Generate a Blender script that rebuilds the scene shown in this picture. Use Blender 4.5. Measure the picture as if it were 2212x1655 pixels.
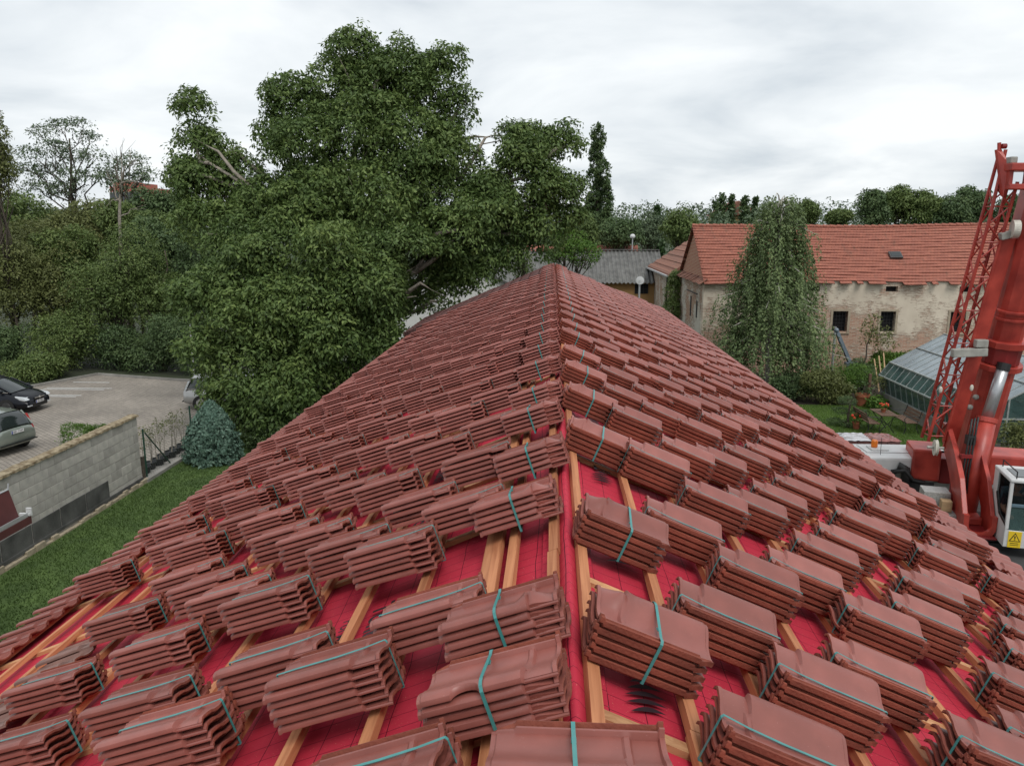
import bpy, bmesh, math, random
import numpy as np
from mathutils import Vector, Matrix, Euler
R = math.radians
random.seed(7)
for o in list(bpy.data.objects):
    bpy.data.objects.remove(o, do_unlink=True)
scene = bpy.context.scene
col = scene.collection

# ------------------------------------------------------------------ camera, sky, sun, exposure
CAM_Z, PITCH, YAW, FPX = 7.3, R(11.4), R(2.94), 1662.0
cam_data = bpy.data.cameras.new('camera')
cam_data.sensor_width = 36.0
cam_data.lens = FPX / 2212.0 * 36.0
cam_data.clip_start, cam_data.clip_end = 0.05, 3000.0
cam = bpy.data.objects.new('camera', cam_data); col.objects.link(cam)
cam.location = (0, 0, CAM_Z)
cam.rotation_euler = (math.pi / 2 - PITCH, 0, YAW)
scene.camera = cam

SUN_EL, SUN_AZ = R(57), R(152)          # behind the camera and a little to its right, veiled by cloud
world = bpy.data.worlds.new('World'); scene.world = world
world.use_nodes = True
nt = world.node_tree; nt.nodes.clear()
def wn(t): return nt.nodes.new(t)
sky = wn('ShaderNodeTexSky'); sky.sky_type = 'NISHITA'; sky.sun_disc = False
sky.sun_elevation = SUN_EL; sky.sun_rotation = SUN_AZ; sky.dust_density = 3.0
tc = wn('ShaderNodeTexCoord'); sep = wn('ShaderNodeSeparateXYZ')
nt.links.new(tc.outputs['Generated'], sep.inputs[0])
zc = wn('ShaderNodeMath'); zc.operation = 'MAXIMUM'; zc.inputs[1].default_value = 0.0
nt.links.new(sep.outputs['Z'], zc.inputs[0])
za = wn('ShaderNodeMath'); za.operation = 'ADD'; za.inputs[1].default_value = 0.24
nt.links.new(zc.outputs[0], za.inputs[0])
dx = wn('ShaderNodeMath'); dx.operation = 'DIVIDE'; dy = wn('ShaderNodeMath'); dy.operation = 'DIVIDE'
nt.links.new(sep.outputs['X'], dx.inputs[0]); nt.links.new(za.outputs[0], dx.inputs[1])
nt.links.new(sep.outputs['Y'], dy.inputs[0]); nt.links.new(za.outputs[0], dy.inputs[1])
comb = wn('ShaderNodeCombineXYZ')
nt.links.new(dx.outputs[0], comb.inputs[0]); nt.links.new(dy.outputs[0], comb.inputs[1])
n1 = wn('ShaderNodeTexNoise'); n1.inputs['Scale'].default_value = 1.25; n1.inputs['Detail'].default_value = 7
n1.inputs['Roughness'].default_value = 0.52; n1.inputs['Distortion'].default_value = 0.35
nt.links.new(comb.outputs[0], n1.inputs['Vector'])
ramp = wn('ShaderNodeValToRGB')
e = ramp.color_ramp.elements
e[0].position = 0.34; e[0].color = (0.47, 0.515, 0.555, 1)
e[1].position = 0.62; e[1].color = (0.74, 0.765, 0.775, 1)
m_ = ramp.color_ramp.elements.new(0.47); m_.color = (0.61, 0.645, 0.67, 1)
nt.links.new(n1.outputs['Fac'], ramp.inputs[0])
scl = wn('ShaderNodeVectorMath'); scl.operation = 'SCALE'; scl.inputs['Scale'].default_value = 10.0
nt.links.new(ramp.outputs[0], scl.inputs[0])
mix = wn('ShaderNodeMixRGB'); mix.inputs[0].default_value = 0.94
nt.links.new(sky.outputs[0], mix.inputs[1]); nt.links.new(scl.outputs[0], mix.inputs[2])
bg = wn('ShaderNodeBackground'); bg.inputs['Strength'].default_value = 0.1
nt.links.new(mix.outputs[0], bg.inputs['Color'])
wo = wn('ShaderNodeOutputWorld'); nt.links.new(bg.outputs[0], wo.inputs['Surface'])

sun_data = bpy.data.lights.new('sun', 'SUN'); sun_data.energy = 1.3; sun_data.angle = R(28); sun_data.color = (1, 0.97, 0.93)
sun = bpy.data.objects.new('sun', sun_data); col.objects.link(sun); sun.location = (0, 0, 40)
sdir = Vector((math.sin(SUN_AZ) * math.cos(SUN_EL), math.cos(SUN_AZ) * math.cos(SUN_EL), math.sin(SUN_EL)))
sun.rotation_euler = sdir.to_track_quat('Z', 'Y').to_euler()
vs = scene.view_settings
vs.view_transform = 'Standard'; vs.look = 'None'; vs.exposure = 0.48; vs.gamma = 1.0; vs.use_curve_mapping = False
scene.cycles.max_bounces = 6; scene.cycles.diffuse_bounces = 3; scene.cycles.glossy_bounces = 3
scene.cycles.transmission_bounces = 4; scene.cycles.transparent_max_bounces = 8
scene.cycles.use_denoising = True
scene.cycles.caustics_reflective = False; scene.cycles.caustics_refractive = False

# ------------------------------------------------------------------ measuring helpers (photo px of a 2212-wide copy -> a point at a known distance or height)
FW = np.array([-math.sin(YAW) * math.cos(PITCH), math.cos(YAW) * math.cos(PITCH), -math.sin(PITCH)])
RT = np.array([math.cos(YAW), math.sin(YAW), 0.0]); UP = np.cross(RT, FW)
CP = np.array([0, 0, CAM_Z])
def ray(x, y): return FW + RT * (x - 1106.0) / FPX - UP * (y - 827.5) / FPX
def at(x, y, Y): r = ray(x, y); return CP + r * (Y / r[1])
def atz(x, y, z=0.0): r = ray(x, y); return CP + r * ((z - CAM_Z) / r[2])
SL = 0.42; TH = math.atan(SL); CT, ST = math.cos(TH), math.sin(TH)
RX, RZ = 0.085, 5.85                    # ridge line: x, z
def onroof(x, y, off, side):
    r = ray(x, y); t = (RZ + off + SL * side * RX - CAM_Z) / (r[2] + SL * side * r[0]); return CP + r * t

# ------------------------------------------------------------------ materials
MATS = {}
def nodes_of(m):
    m.use_nodes = True
    return m.node_tree, m.node_tree.nodes, m.node_tree.links
def pm(name, c, rough=0.7, var=0.2, scale=6.0, bump=0.0, metal=0.0, c2=None, spec=0.5, bscale=None, objvar=0.0, detail=4, coat=0.0):
    """principled material with noise colour variation and optional fine relief"""
    m = bpy.data.materials.new(name); t, N, L = nodes_of(m); b = N['Principled BSDF']
    b.inputs['Roughness'].default_value = rough; b.inputs['Metallic'].default_value = metal
    b.inputs['Specular IOR Level'].default_value = spec
    b.inputs['Coat Weight'].default_value = coat
    tc = N.new('ShaderNodeTexCoord'); no = N.new('ShaderNodeTexNoise'); no.inputs['Scale'].default_value = scale; no.inputs['Detail'].default_value = detail
    L.new(tc.outputs['Object'], no.inputs['Vector'])
    rp = N.new('ShaderNodeValToRGB')
    c2 = c2 or tuple(min(1, x * (1 + var)) for x in c)
    c1 = tuple(x * (1 - var) for x in c)
    rp.color_ramp.elements[0].position = .3; rp.color_ramp.elements[1].position = .7
    rp.color_ramp.elements[0].color = (*c1, 1); rp.color_ramp.elements[1].color = (*c2, 1)
    L.new(no.outputs['Fac'], rp.inputs[0])
    out = rp.outputs[0]
    if objvar:
        oi = N.new('ShaderNodeObjectInfo'); mr = N.new('ShaderNodeMapRange')
        mr.inputs['To Min'].default_value = 1 - objvar; mr.inputs['To Max'].default_value = 1 + objvar
        L.new(oi.outputs['Random'], mr.inputs['Value'])
        mu = N.new('ShaderNodeVectorMath'); mu.operation = 'SCALE'
        L.new(out, mu.inputs[0]); L.new(mr.outputs[0], mu.inputs['Scale']); out = mu.outputs[0]
    L.new(out, b.inputs['Base Color'])
    if bump:
        n2 = N.new('ShaderNodeTexNoise'); n2.inputs['Scale'].default_value = bscale or scale * 6; n2.inputs['Detail'].default_value = 6
        L.new(tc.outputs['Object'], n2.inputs['Vector'])
        bp = N.new('ShaderNodeBump'); bp.inputs['Strength'].default_value = bump; bp.inputs['Distance'].default_value = 0.02
        L.new(n2.outputs['Fac'], bp.inputs['Height']); L.new(bp.outputs[0], b.inputs['Normal'])
    MATS[name] = m
    return m
def leafmat(name, c1, c2, c3, trans=0.25):
    m = bpy.data.materials.new(name); t, N, L = nodes_of(m); b = N['Principled BSDF']
    a = N.new('ShaderNodeAttribute'); a.attribute_name = 'tint'
    rp = N.new('ShaderNodeValToRGB'); rp.color_ramp.elements[0].color = (*c1, 1); rp.color_ramp.elements[1].color = (*c3, 1)
    q = rp.color_ramp.elements.new(.5); q.color = (*c2, 1)
    L.new(a.outputs['Fac'], rp.inputs[0]); L.new(rp.outputs[0], b.inputs['Base Color'])
    b.inputs['Roughness'].default_value = 0.55; b.inputs['Specular IOR Level'].default_value = 0.3
    tr = N.new('ShaderNodeBsdfTranslucent'); L.new(rp.outputs[0], tr.inputs['Color'])
    mx = N.new('ShaderNodeMixShader'); mx.inputs[0].default_value = trans
    L.new(b.outputs[0], mx.inputs[1]); L.new(tr.outputs[0], mx.inputs[2])
    L.new(mx.outputs[0], N['Material Output'].inputs['Surface'])
    MATS[name] = m
    return m

# ------------------------------------------------------------------ object helpers
def tag(o, label=None, cat=None, group=None, kind=None):
    if label: o['label'] = label
    if cat: o['category'] = cat
    if group: o['group'] = group
    if kind: o['kind'] = kind
    return o
def thing(name, label, cat, loc=(0, 0, 0), group=None, rotz=0.0):
    o = bpy.data.objects.new(name, None); col.objects.link(o)
    o.empty_display_size = 0.2
    o.location = loc; o.rotation_euler = (0, 0, rotz)
    return tag(o, label, cat, group)
def link(name, me, parent=None):
    o = bpy.data.objects.new(name, me); col.objects.link(o)
    if parent is not None: o.parent = parent
    return o
def world_loc(p):
    v = Vector((0, 0, 0))
    while p is not None:
        v += Vector(p.location); p = p.parent
    return v
class MB:
    """collects primitives in world (or local) coordinates; build() links them as one mesh object"""
    def __init__(s): s.v = []; s.f = []; s.m = []
    def add(s, vs, fs, mi=0):
        k = len(s.v); s.v += [tuple(map(float, p)) for p in vs]
        for f in fs: s.f.append(tuple(i + k for i in f)); s.m.append(mi)
        return s
    def box(s, c, d, rot=None, mi=0, taper=1.0):
        x, y, z = d[0] / 2, d[1] / 2, d[2] / 2
        P = [(-x, -y, -z), (x, -y, -z), (x, y, -z), (-x, y, -z), (-x * taper, -y * taper, z), (x * taper, -y * taper, z), (x * taper, y * taper, z), (-x * taper, y * taper, z)]
        if rot is not None:
            M = rot if isinstance(rot, Matrix) else Euler(rot).to_matrix()
            P = [M @ Vector(p) for p in P]
        P = [(p[0] + c[0], p[1] + c[1], p[2] + c[2]) for p in P]
        return s.add(P, [(0, 3, 2, 1), (4, 5, 6, 7), (0, 1, 5, 4), (1, 2, 6, 5), (2, 3, 7, 6), (3, 0, 4, 7)], mi)
    def mm(s, a, b, mi=0):
        return s.box([(a[i] + b[i]) / 2 for i in range(3)], [abs(b[i] - a[i]) for i in range(3)], mi=mi)
    def beam(s, p0, p1, w, h, up=(0, 0, 1), mi=0):
        p0, p1 = Vector(p0), Vector(p1); d = p1 - p0; L = d.length
        x = d.normalized(); y = Vector(up).cross(x)
        if y.length < 1e-4: y = Vector((1, 0, 0)).cross(x)
        y.normalize(); z = x.cross(y)
        M = Matrix((x, y, z)).transposed()
        return s.box((p0 + p1) / 2, (L, w, h), M, mi)
    def tube(s, pts, rad, n=8, mi=0, cap=True):
        pts = [Vector(p) for p in pts]
        if not hasattr(rad, '__len__'): rad = [rad] * len(pts)
        vs, fs = [], []
        pu = None
        for i, p in enumerate(pts):
            d = (pts[min(i + 1, len(pts) - 1)] - pts[max(i - 1, 0)])
            d = d.normalized() if d.length > 1e-9 else Vector((0, 0, 1))
            u = pu - d * pu.dot(d) if pu is not None else d.cross(Vector((0, 0, 1)) if abs(d.z) < .95 else Vector((1, 0, 0)))
            if u.length < 1e-6: u = d.orthogonal()
            u.normalize(); pu = u; w = d.cross(u)
            for k in range(n):
                a = 2 * math.pi * k / n
                vs.append(p + (u * math.cos(a) + w * math.sin(a)) * rad[i])
        for i in range(len(pts) - 1):
            for k in range(n):
                a, b = i * n + k, i * n + (k + 1) % n
                fs.append((a, b, b + n, a + n))
        if cap:
            fs.append(tuple(range(n - 1, -1, -1))); fs.append(tuple(range(len(vs) - n, len(vs))))
        return s.add(vs, fs, mi)
    def prism(s, poly, a, b, axis='y', mi=0):
        """poly: 2D outline; extruded from a to b along the axis. axis y: (x,z); x: (y,z); z: (x,y)"""
        def P(p, t): return (p[0], t, p[1]) if axis == 'y' else ((t, p[0], p[1]) if axis == 'x' else (p[0], p[1], t))
        n = len(poly); vs = [P(p, a) for p in poly] + [P(p, b) for p in poly]
        fs = [tuple(range(n)), tuple(range(2 * n - 1, n - 1, -1))] + [(i, i + n, (i + 1) % n + n, (i + 1) % n) for i in range(n)]
        return s.add(vs, fs, mi)
    def lathe(s, c, prof, n=16, mi=0):
        vs = []; fs = []
        for (r, z) in prof:
            for k in range(n):
                a = 2 * math.pi * k / n; vs.append((c[0] + r * math.cos(a), c[1] + r * math.sin(a), c[2] + z))
        for i in range(len(prof) - 1):
            for k in range(n):
                a, b = i * n + k, i * n + (k + 1) % n; fs.append((a, b, b + n, a + n))
        fs.append(tuple(range(n - 1, -1, -1))); fs.append(tuple(range(len(vs) - n, len(vs))))
        return s.add(vs, fs, mi)
    def blob(s, c, r, nu=12, nv=8, mi=0):
        if not hasattr(r, '__len__'): r = (r, r, r)
        vs = []; fs = []
        for j in range(nv + 1):
            t = math.pi * j / nv
            for i in range(nu):
                a = 2 * math.pi * i / nu
                vs.append((c[0] + r[0] * math.sin(t) * math.cos(a), c[1] + r[1] * math.sin(t) * math.sin(a), c[2] + r[2] * math.cos(t)))
        for j in range(nv):
            for i in range(nu):
                a, b = j * nu + i, j * nu + (i + 1) % nu; fs.append((a, a + nu, b + nu, b))
        return s.add(vs, fs, mi)
    def mesh(s, name, mats, smooth=False, off=(0, 0, 0), bevel=0.0, recalc=True):
        me = bpy.data.meshes.new(name)
        me.from_pydata([(p[0] - off[0], p[1] - off[1], p[2] - off[2]) for p in s.v], [], s.f)
        for m in (mats if isinstance(mats, (list, tuple)) else [mats]): me.materials.append(MATS[m] if isinstance(m, str) else m)
        me.polygons.foreach_set('material_index', s.m)
        if recalc or bevel:
            bm = bmesh.new(); bm.from_mesh(me)
            if recalc: bmesh.ops.recalc_face_normals(bm, faces=bm.faces)
            if bevel:
                ed = [e for e in bm.edges if len(e.link_faces) == 2 and e.calc_face_angle(0) > 0.7]
                bmesh.ops.bevel(bm, geom=ed, offset=bevel, segments=2, affect='EDGES', profile=.6, clamp_overlap=True)
            bm.to_mesh(me); bm.free()
        if smooth: me.polygons.foreach_set('use_smooth', [True] * len(me.polygons))
        me.update()
        return me
    def build(s, name, mats, parent=None, smooth=False, local=False, bevel=0.0, recalc=True):
        off = (0, 0, 0) if (local or parent is None) else world_loc(parent)
        return link(name, s.mesh(name, mats, smooth, off, bevel, recalc), parent)
def copy_tree(o, parent=None):
    c = o.copy(); col.objects.link(c); c.parent = parent
    for ch in [x for x in bpy.data.objects if x.parent == o]: copy_tree(ch, c)
    return c
def np_mesh(name, V, F, mat, tint=None, off=(0, 0, 0), smooth=False):
    """V (n,3), F (m,k) as one mesh, fast"""
    V = np.asarray(V, dtype=np.float32) - np.asarray(off, dtype=np.float32)
    F = np.asarray(F, dtype=np.int32); m, k = F.shape
    me = bpy.data.meshes.new(name)
    me.vertices.add(len(V)); me.vertices.foreach_set('co', V.ravel())
    me.loops.add(m * k); me.loops.foreach_set('vertex_index', F.ravel())
    me.polygons.add(m); me.polygons.foreach_set('loop_start', np.arange(0, m * k, k, dtype=np.int32))
    try: me.polygons.foreach_set('loop_total', np.full(m, k, dtype=np.int32))
    except Exception: pass
    for mt in (mat if isinstance(mat, (list, tuple)) else [mat]): me.materials.append(MATS[mt])
    if tint is not None:
        at_ = me.attributes.new('tint', 'FLOAT', 'FACE'); at_.data.foreach_set('value', np.asarray(tint, dtype=np.float32))
    if smooth: me.polygons.foreach_set('use_smooth', np.ones(m, dtype=bool))
    me.update(calc_edges=True)
    return me
def text_mesh(body, size, mat, name='lettering', extrude=0.0, spacing=1.0, offset=0.0):
    cu = bpy.data.curves.new(name, 'FONT'); cu.body = body; cu.size = size; cu.extrude = extrude; cu.align_x = 'CENTER'; cu.align_y = 'CENTER'
    cu.space_character = spacing; cu.offset = offset; cu.resolution_u = 3
    o = bpy.data.objects.new(name, cu); col.objects.link(o)
    dg = bpy.context.evaluated_depsgraph_get()
    me = bpy.data.meshes.new_from_object(o.evaluated_get(dg)); bpy.data.objects.remove(o); bpy.data.curves.remove(cu)
    me.materials.clear(); me.materials.append(MATS[mat]); me.name = name
    return me
def ordw(n):
    W = ['first', 'second', 'third', 'fourth', 'fifth', 'sixth', 'seventh', 'eighth', 'ninth', 'tenth', 'eleventh', 'twelfth', 'thirteenth', 'fourteenth', 'fifteenth', 'sixteenth', 'seventeenth', 'eighteenth', 'nineteenth', 'twentieth']
    if n <= 20: return W[n - 1]
    T = {2: 'twenty', 3: 'thirty', 4: 'forty'}
    return (T[n // 10] + '-' + W[n % 10 - 1]) if n % 10 else {3: 'thirtieth', 4: 'fortieth'}[n // 10]

# ------------------------------------------------------------------ foliage
def leaves(C, size, rng, droop=0.4, width=0.45, jitter=0.35, out=None):
    """C (n,3) leaf positions -> folded diamond leaves facing roughly outwards; droop pulls the tips down"""
    n = len(C)
    o = out if out is not None else np.array([0, 0, 1.0]) + 0 * C
    nn = o + rng.normal(size=(n, 3)) * .55; nn[:, 2] += .25
    nn /= np.linalg.norm(nn, axis=1)[:, None] + 1e-9
    d = rng.normal(size=(n, 3)) * .7 + o * .35; d[:, 2] -= droop * 1.4
    d -= nn * (d * nn).sum(1)[:, None]; d /= np.linalg.norm(d, axis=1)[:, None] + 1e-9
    s = np.cross(nn, d)
    L = size * (1 + jitter * rng.uniform(-1, 1, n))[:, None]; W = L * width * .5
    mid = C + d * L * .48 + nn * L * .07
    V = np.stack([C, mid + s * W, C + d * L, mid - s * W], 1).reshape(-1, 3)
    return V, np.arange(4 * n).reshape(n, 4)
def lobe_points(lobes, ncl, rng, shell=(.62, 1.0), upbias=0.25):
    area = np.array([l[1][0] * l[1][2] + l[1][0] * l[1][1] for l in lobes]); cnt = np.maximum(1, (ncl * area / area.sum()).astype(int))
    P, O, T = [], [], []
    for (c, r), k in zip(lobes, cnt):
        d = rng.normal(size=(k, 3)); d[:, 2] += upbias * 1.6; d /= np.linalg.norm(d, axis=1)[:, None]
        ph = rng.uniform(0, 6.28, (4, 3)); fr = rng.uniform(1.5, 4, (4, 3))
        nz = sum(np.sin(d @ fr[i] + ph[i, 0]) for i in range(4)) / 4
        rr = (shell[0] + (shell[1] - shell[0]) * rng.uniform(0, 1, k) ** .55) * (1 + .22 * nz)
        P.append(np.asarray(c) + d * rr[:, None] * np.asarray(r)); O.append(d); T.append(np.full(k, rng.uniform(-.12, .12)))
    return np.concatenate(P), np.concatenate(O), np.concatenate(T)
def foliage(name, lobes, parent, mat, n, leaf, seed, per=10, clr=.3, droop=.4, width=.45, shell=(.62, 1.0), clip=None, label=None):
    rng = np.random.default_rng(seed)
    P, O, T = lobe_points(lobes, n // per, rng, shell)
    k = len(P)
    q = rng.normal(size=(k * per, 3)) + np.repeat(O, per, 0) * .6; q[:, 2] += .7
    q /= np.linalg.norm(q, axis=1)[:, None] + 1e-9
    rad = clr * 1.35 * rng.uniform(.55, 1.05, k * per) * np.repeat(rng.uniform(.65, 1.25, k), per)
    X = np.repeat(P, per, 0) + q * rad[:, None] * np.array([1, 1, .7])
    Oo = q; Tt = np.repeat(T + rng.uniform(-.16, .16, k), per) + rng.uniform(-.2, .2, k * per) + .5
    if clip is not None:
        keep = ~clip(X); X, Oo, Tt = X[keep], Oo[keep], Tt[keep]
    V, F = leaves(X, leaf, rng, droop, width, out=Oo)
    o = link(name, np_mesh(name, V, F, mat, np.clip(Tt, 0, 1), world_loc(parent) if parent else (0, 0, 0)), parent)
    if label: o['label'] = label
    return o
def limb_path(a, b, rng, n=5, bend=.12):
    a, b = np.asarray(a, float), np.asarray(b, float); L = np.linalg.norm(b - a)
    pts = [a]
    for i in range(1, n):
        t = i / n; pts.append(a + (b - a) * t + rng.normal(size=3) * L * bend * .5 + np.array([0, 0, L * bend * math.sin(math.pi * t)]))
    return pts + [b]
def wood(name, base, top, r0, lobes, parent, mat, seed, r1=None, twigs=2, fork=.45):
    """trunk with limbs to the lobes and twigs inside them, one mesh"""
    rng = np.random.default_rng(seed); mb = MB(); base = np.asarray(base, float); top = np.asarray(top, float)
    tp = limb_path(base, top, rng, 6, .03); r1 = r1 or r0 * .3
    mb.tube(tp, [r0 * 1.25] + [r0 + (r1 - r0) * i / 6 for i in range(1, 7)], 9)
    for c, r in lobes:
        c = np.asarray(c); h = min(max((c[2] - base[2]) * fork / max(.1, top[2] - base[2]), .12), .95)
        s = base + (top - base) * h; rr = r0 * (1 - h) * .6 + r1 * .5
        lp = limb_path(s, c, rng, 5, .1); mb.tube(lp, [rr + (.012 - rr) * i / 5 for i in range(6)], 6)
        for k in range(twigs):
            d = rng.normal(size=3); d[2] = abs(d[2]) * .6; d /= np.linalg.norm(d)
            q = limb_path(lp[3 + k % 3], c + d * np.asarray(r) * .95, rng, 4, .1)
            mb.tube(q, [rr * .45 + .004, rr * .35 + .004, rr * .25 + .003, .008, .004], 5)
    return mb.build(name, mat, parent, smooth=True, recalc=False)
def pxlobe(x, y, rp, Y, sy=1.0, sz=1.0):
    c = at(x, y, Y); dep = float((c - CP) @ FW); r = rp / FPX * dep
    return (c, (r, r * sy, r * sz))
def sublobes(c, r, n, rng, size=.5):
    out = []
    for i in range(n):
        d = rng.normal(size=3); d /= np.linalg.norm(d); t = rng.uniform(.25, .72)
        k = size * rng.uniform(.7, 1.2)
        out.append((np.asarray(c) + d * np.asarray(r) * t, tuple(np.asarray(r) * k)))
    return out

# ------------------------------------------------------------------ material library
def tile_mat(name, island=False):
    m = bpy.data.materials.new(name); t, N, L = nodes_of(m); b = N['Principled BSDF']
    if island:
        g = N.new('ShaderNodeNewGeometry'); rnd = g.outputs['Random Per Island']
    else:
        g = N.new('ShaderNodeObjectInfo'); rnd = g.outputs['Random']
    rp = N.new('ShaderNodeValToRGB')
    E_ = rp.color_ramp.elements
    E_[0].color = (0.205, 0.061, 0.046, 1); E_[1].color = (0.285, 0.094, 0.075, 1)
    q = E_.new(.5); q.color = (0.243, 0.075, 0.059, 1)
    L.new(rnd, rp.inputs[0])
    tc = N.new('ShaderNodeTexCoord'); no = N.new('ShaderNodeTexNoise'); no.inputs['Scale'].default_value = 9; no.inputs['Detail'].default_value = 5
    L.new(tc.outputs['Object'], no.inputs['Vector'])
    mr = N.new('ShaderNodeMapRange'); mr.inputs['From Min'].default_value = .3; mr.inputs['From Max'].default_value = .7
    mr.inputs['To Min'].default_value = .86; mr.inputs['To Max'].default_value = 1.12; L.new(no.outputs['Fac'], mr.inputs['Value'])
    sc = N.new('ShaderNodeVectorMath'); sc.operation = 'SCALE'; L.new(rp.outputs[0], sc.inputs[0]); L.new(mr.outputs[0], sc.inputs['Scale'])
    # pale dust specks
    n3 = N.new('ShaderNodeTexNoise'); n3.inputs['Scale'].default_value = 160; n3.inputs['Detail'].default_value = 2
    L.new(tc.outputs['Object'], n3.inputs['Vector'])
    r3 = N.new('ShaderNodeValToRGB'); r3.color_ramp.elements[0].position = .70; r3.color_ramp.elements[1].position = .78
    L.new(n3.outputs['Fac'], r3.inputs[0])
    fm = N.new('ShaderNodeMath'); fm.operation = 'MULTIPLY'; fm.inputs[1].default_value = .35; L.new(r3.outputs[0], fm.inputs[0])
    mx = N.new('ShaderNodeMixRGB'); mx.inputs[2].default_value = (.5, .33, .29, 1)
    L.new(fm.outputs[0], mx.inputs[0]); L.new(sc.outputs[0], mx.inputs[1]); L.new(mx.outputs[0], b.inputs['Base Color'])
    b.inputs['Roughness'].default_value = .42; b.inputs['Specular IOR Level'].default_value = .55
    b.inputs['Sheen Weight'].default_value = 0.0
    bp = N.new('ShaderNodeBump'); bp.inputs['Strength'].default_value = .07; bp.inputs['Distance'].default_value = .002
    n4 = N.new('ShaderNodeTexNoise'); n4.inputs['Scale'].default_value = 220; L.new(tc.outputs['Object'], n4.inputs['Vector'])
    L.new(n4.outputs['Fac'], bp.inputs['Height']); L.new(bp.outputs[0], b.inputs['Normal'])
    MATS[name] = m
tile_mat('tile_engobe'); tile_mat('tile_engobe_far', True)
pm('tile_clay', (.195, .046, .026), .85, .25, 14, .3, objvar=.18)
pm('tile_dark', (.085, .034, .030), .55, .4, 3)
pm('old_eave_tile', (.20, .11, .09), .6, .3, 5)
pm('strap', (.05, .235, .225), .34, .12, 20, spec=.6)
pm('print_ink', (.018, .008, .012), .6, .2, 20)
pm('gutter', (.05, .045, .06), .35, .2, 4, metal=.3)
pm('gutter_rim', (.30, .30, .30), .4, .2, 4, metal=.5)
pm('stucco', (.62, .58, .50), .9, .1, 3, .3)
pm('concrete', (.25, .24, .22), .9, .3, 1.2, .4, bscale=30)
pm('asphalt_yard', (.115, .108, .098), .9, .4, .6, .5, bscale=18)
pm('soil', (.05, .038, .025), .95, .4, 1.0, .6, bscale=9)
pm('terrain', (.035, .045, .02), .95, .4, .15, .5, bscale=3)
pm('lawn', (.06, .11, .024), .95, .3, 1.6, .8, bscale=60, c2=(.085, .14, .032))
pm('block', (.40, .38, .35), .93, .14, 5, .5, bscale=50, objvar=.16)
pm('mortar', (.31, .295, .27), .95, .15, 8, .4)
pm('coping', (.22, .15, .075), .95, .45, 7, .9, bscale=40, c2=(.36, .30, .2))
pm('dark_render', (.072, .072, .069), .9, .5, 2.5, .4, bscale=30)
pm('cream_stone', (.33, .28, .2), .9, .25, 6, .4)
pm('galv', (.45, .46, .47), .35, .12, 10, metal=.6)
pm('flash_red', (.10, .03, .03), .4, .12, 6, metal=.2)
pm('white_paint', (.58, .585, .58), .45, .06, 5)
pm('white_wall', (.62, .62, .60), .9, .08, 3, .2)
pm('post_green', (.012, .05, .032), .5, .2, 10)
pm('wire', (.12, .15, .13), .5, .1, 10, metal=.4)
pm('black_plastic', (.012, .012, .014), .5, .3, 10)
pm('bark', (.075, .06, .045), .95, .3, 10, .8)
pm('bark_pale', (.26, .23, .19), .9, .3, 10, .5)
pm('birch_bark', (.50, .47, .42), .85, .35, 9, .3)
leafmat('leaf_walnut', (0.05152, 0.09184, 0.02912), (0.1075, 0.1658, 0.04704), (0.2184, 0.2856, 0.084), .28)
leafmat('leaf_dark', (0.0468, 0.0806, 0.0364), (0.0858, 0.1365, 0.052), (0.1365, 0.1885, 0.0715), .2)
leafmat('leaf_mid', (0.066, 0.102, 0.0336), (0.12, 0.174, 0.0504), (0.204, 0.252, 0.0792), .25)
leafmat('leaf_olive', (0.08625, 0.1012, 0.0368), (0.138, 0.161, 0.0529), (0.2185, 0.23, 0.0805), .25)
leafmat('leaf_yellow', (0.072, 0.09, 0.024), (0.12, 0.144, 0.042), (0.192, 0.18, 0.06), .3)
leafmat('leaf_birch', (.085, .125, .048), (.135, .19, .075), (.21, .27, .11), .28)
leafmat('leaf_bright', (0.048, 0.102, 0.0144), (0.084, 0.168, 0.024), (0.144, 0.24, 0.036), .25)
leafmat('leaf_far_hazy', (0.0625, 0.0975, 0.05625), (0.1063, 0.15, 0.08125), (0.1625, 0.2063, 0.1063), .15)  # lighter blue-grey greens: aerial haze put into the leaf colour
leafmat('needle_blue', (.06, .115, .085), (.105, .18, .135), (.165, .25, .19), .1)
leafmat('needle_green', (.02, .045, .012), (.035, .07, .02), (.05, .095, .03), .1)
leafmat('grass_blade', (.035, .07, .014), (.055, .10, .02), (.08, .135, .03), .25)
leafmat('grass_garden', (.07, .13, .02), (.10, .18, .026), (.15, .24, .04), .3)

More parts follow.
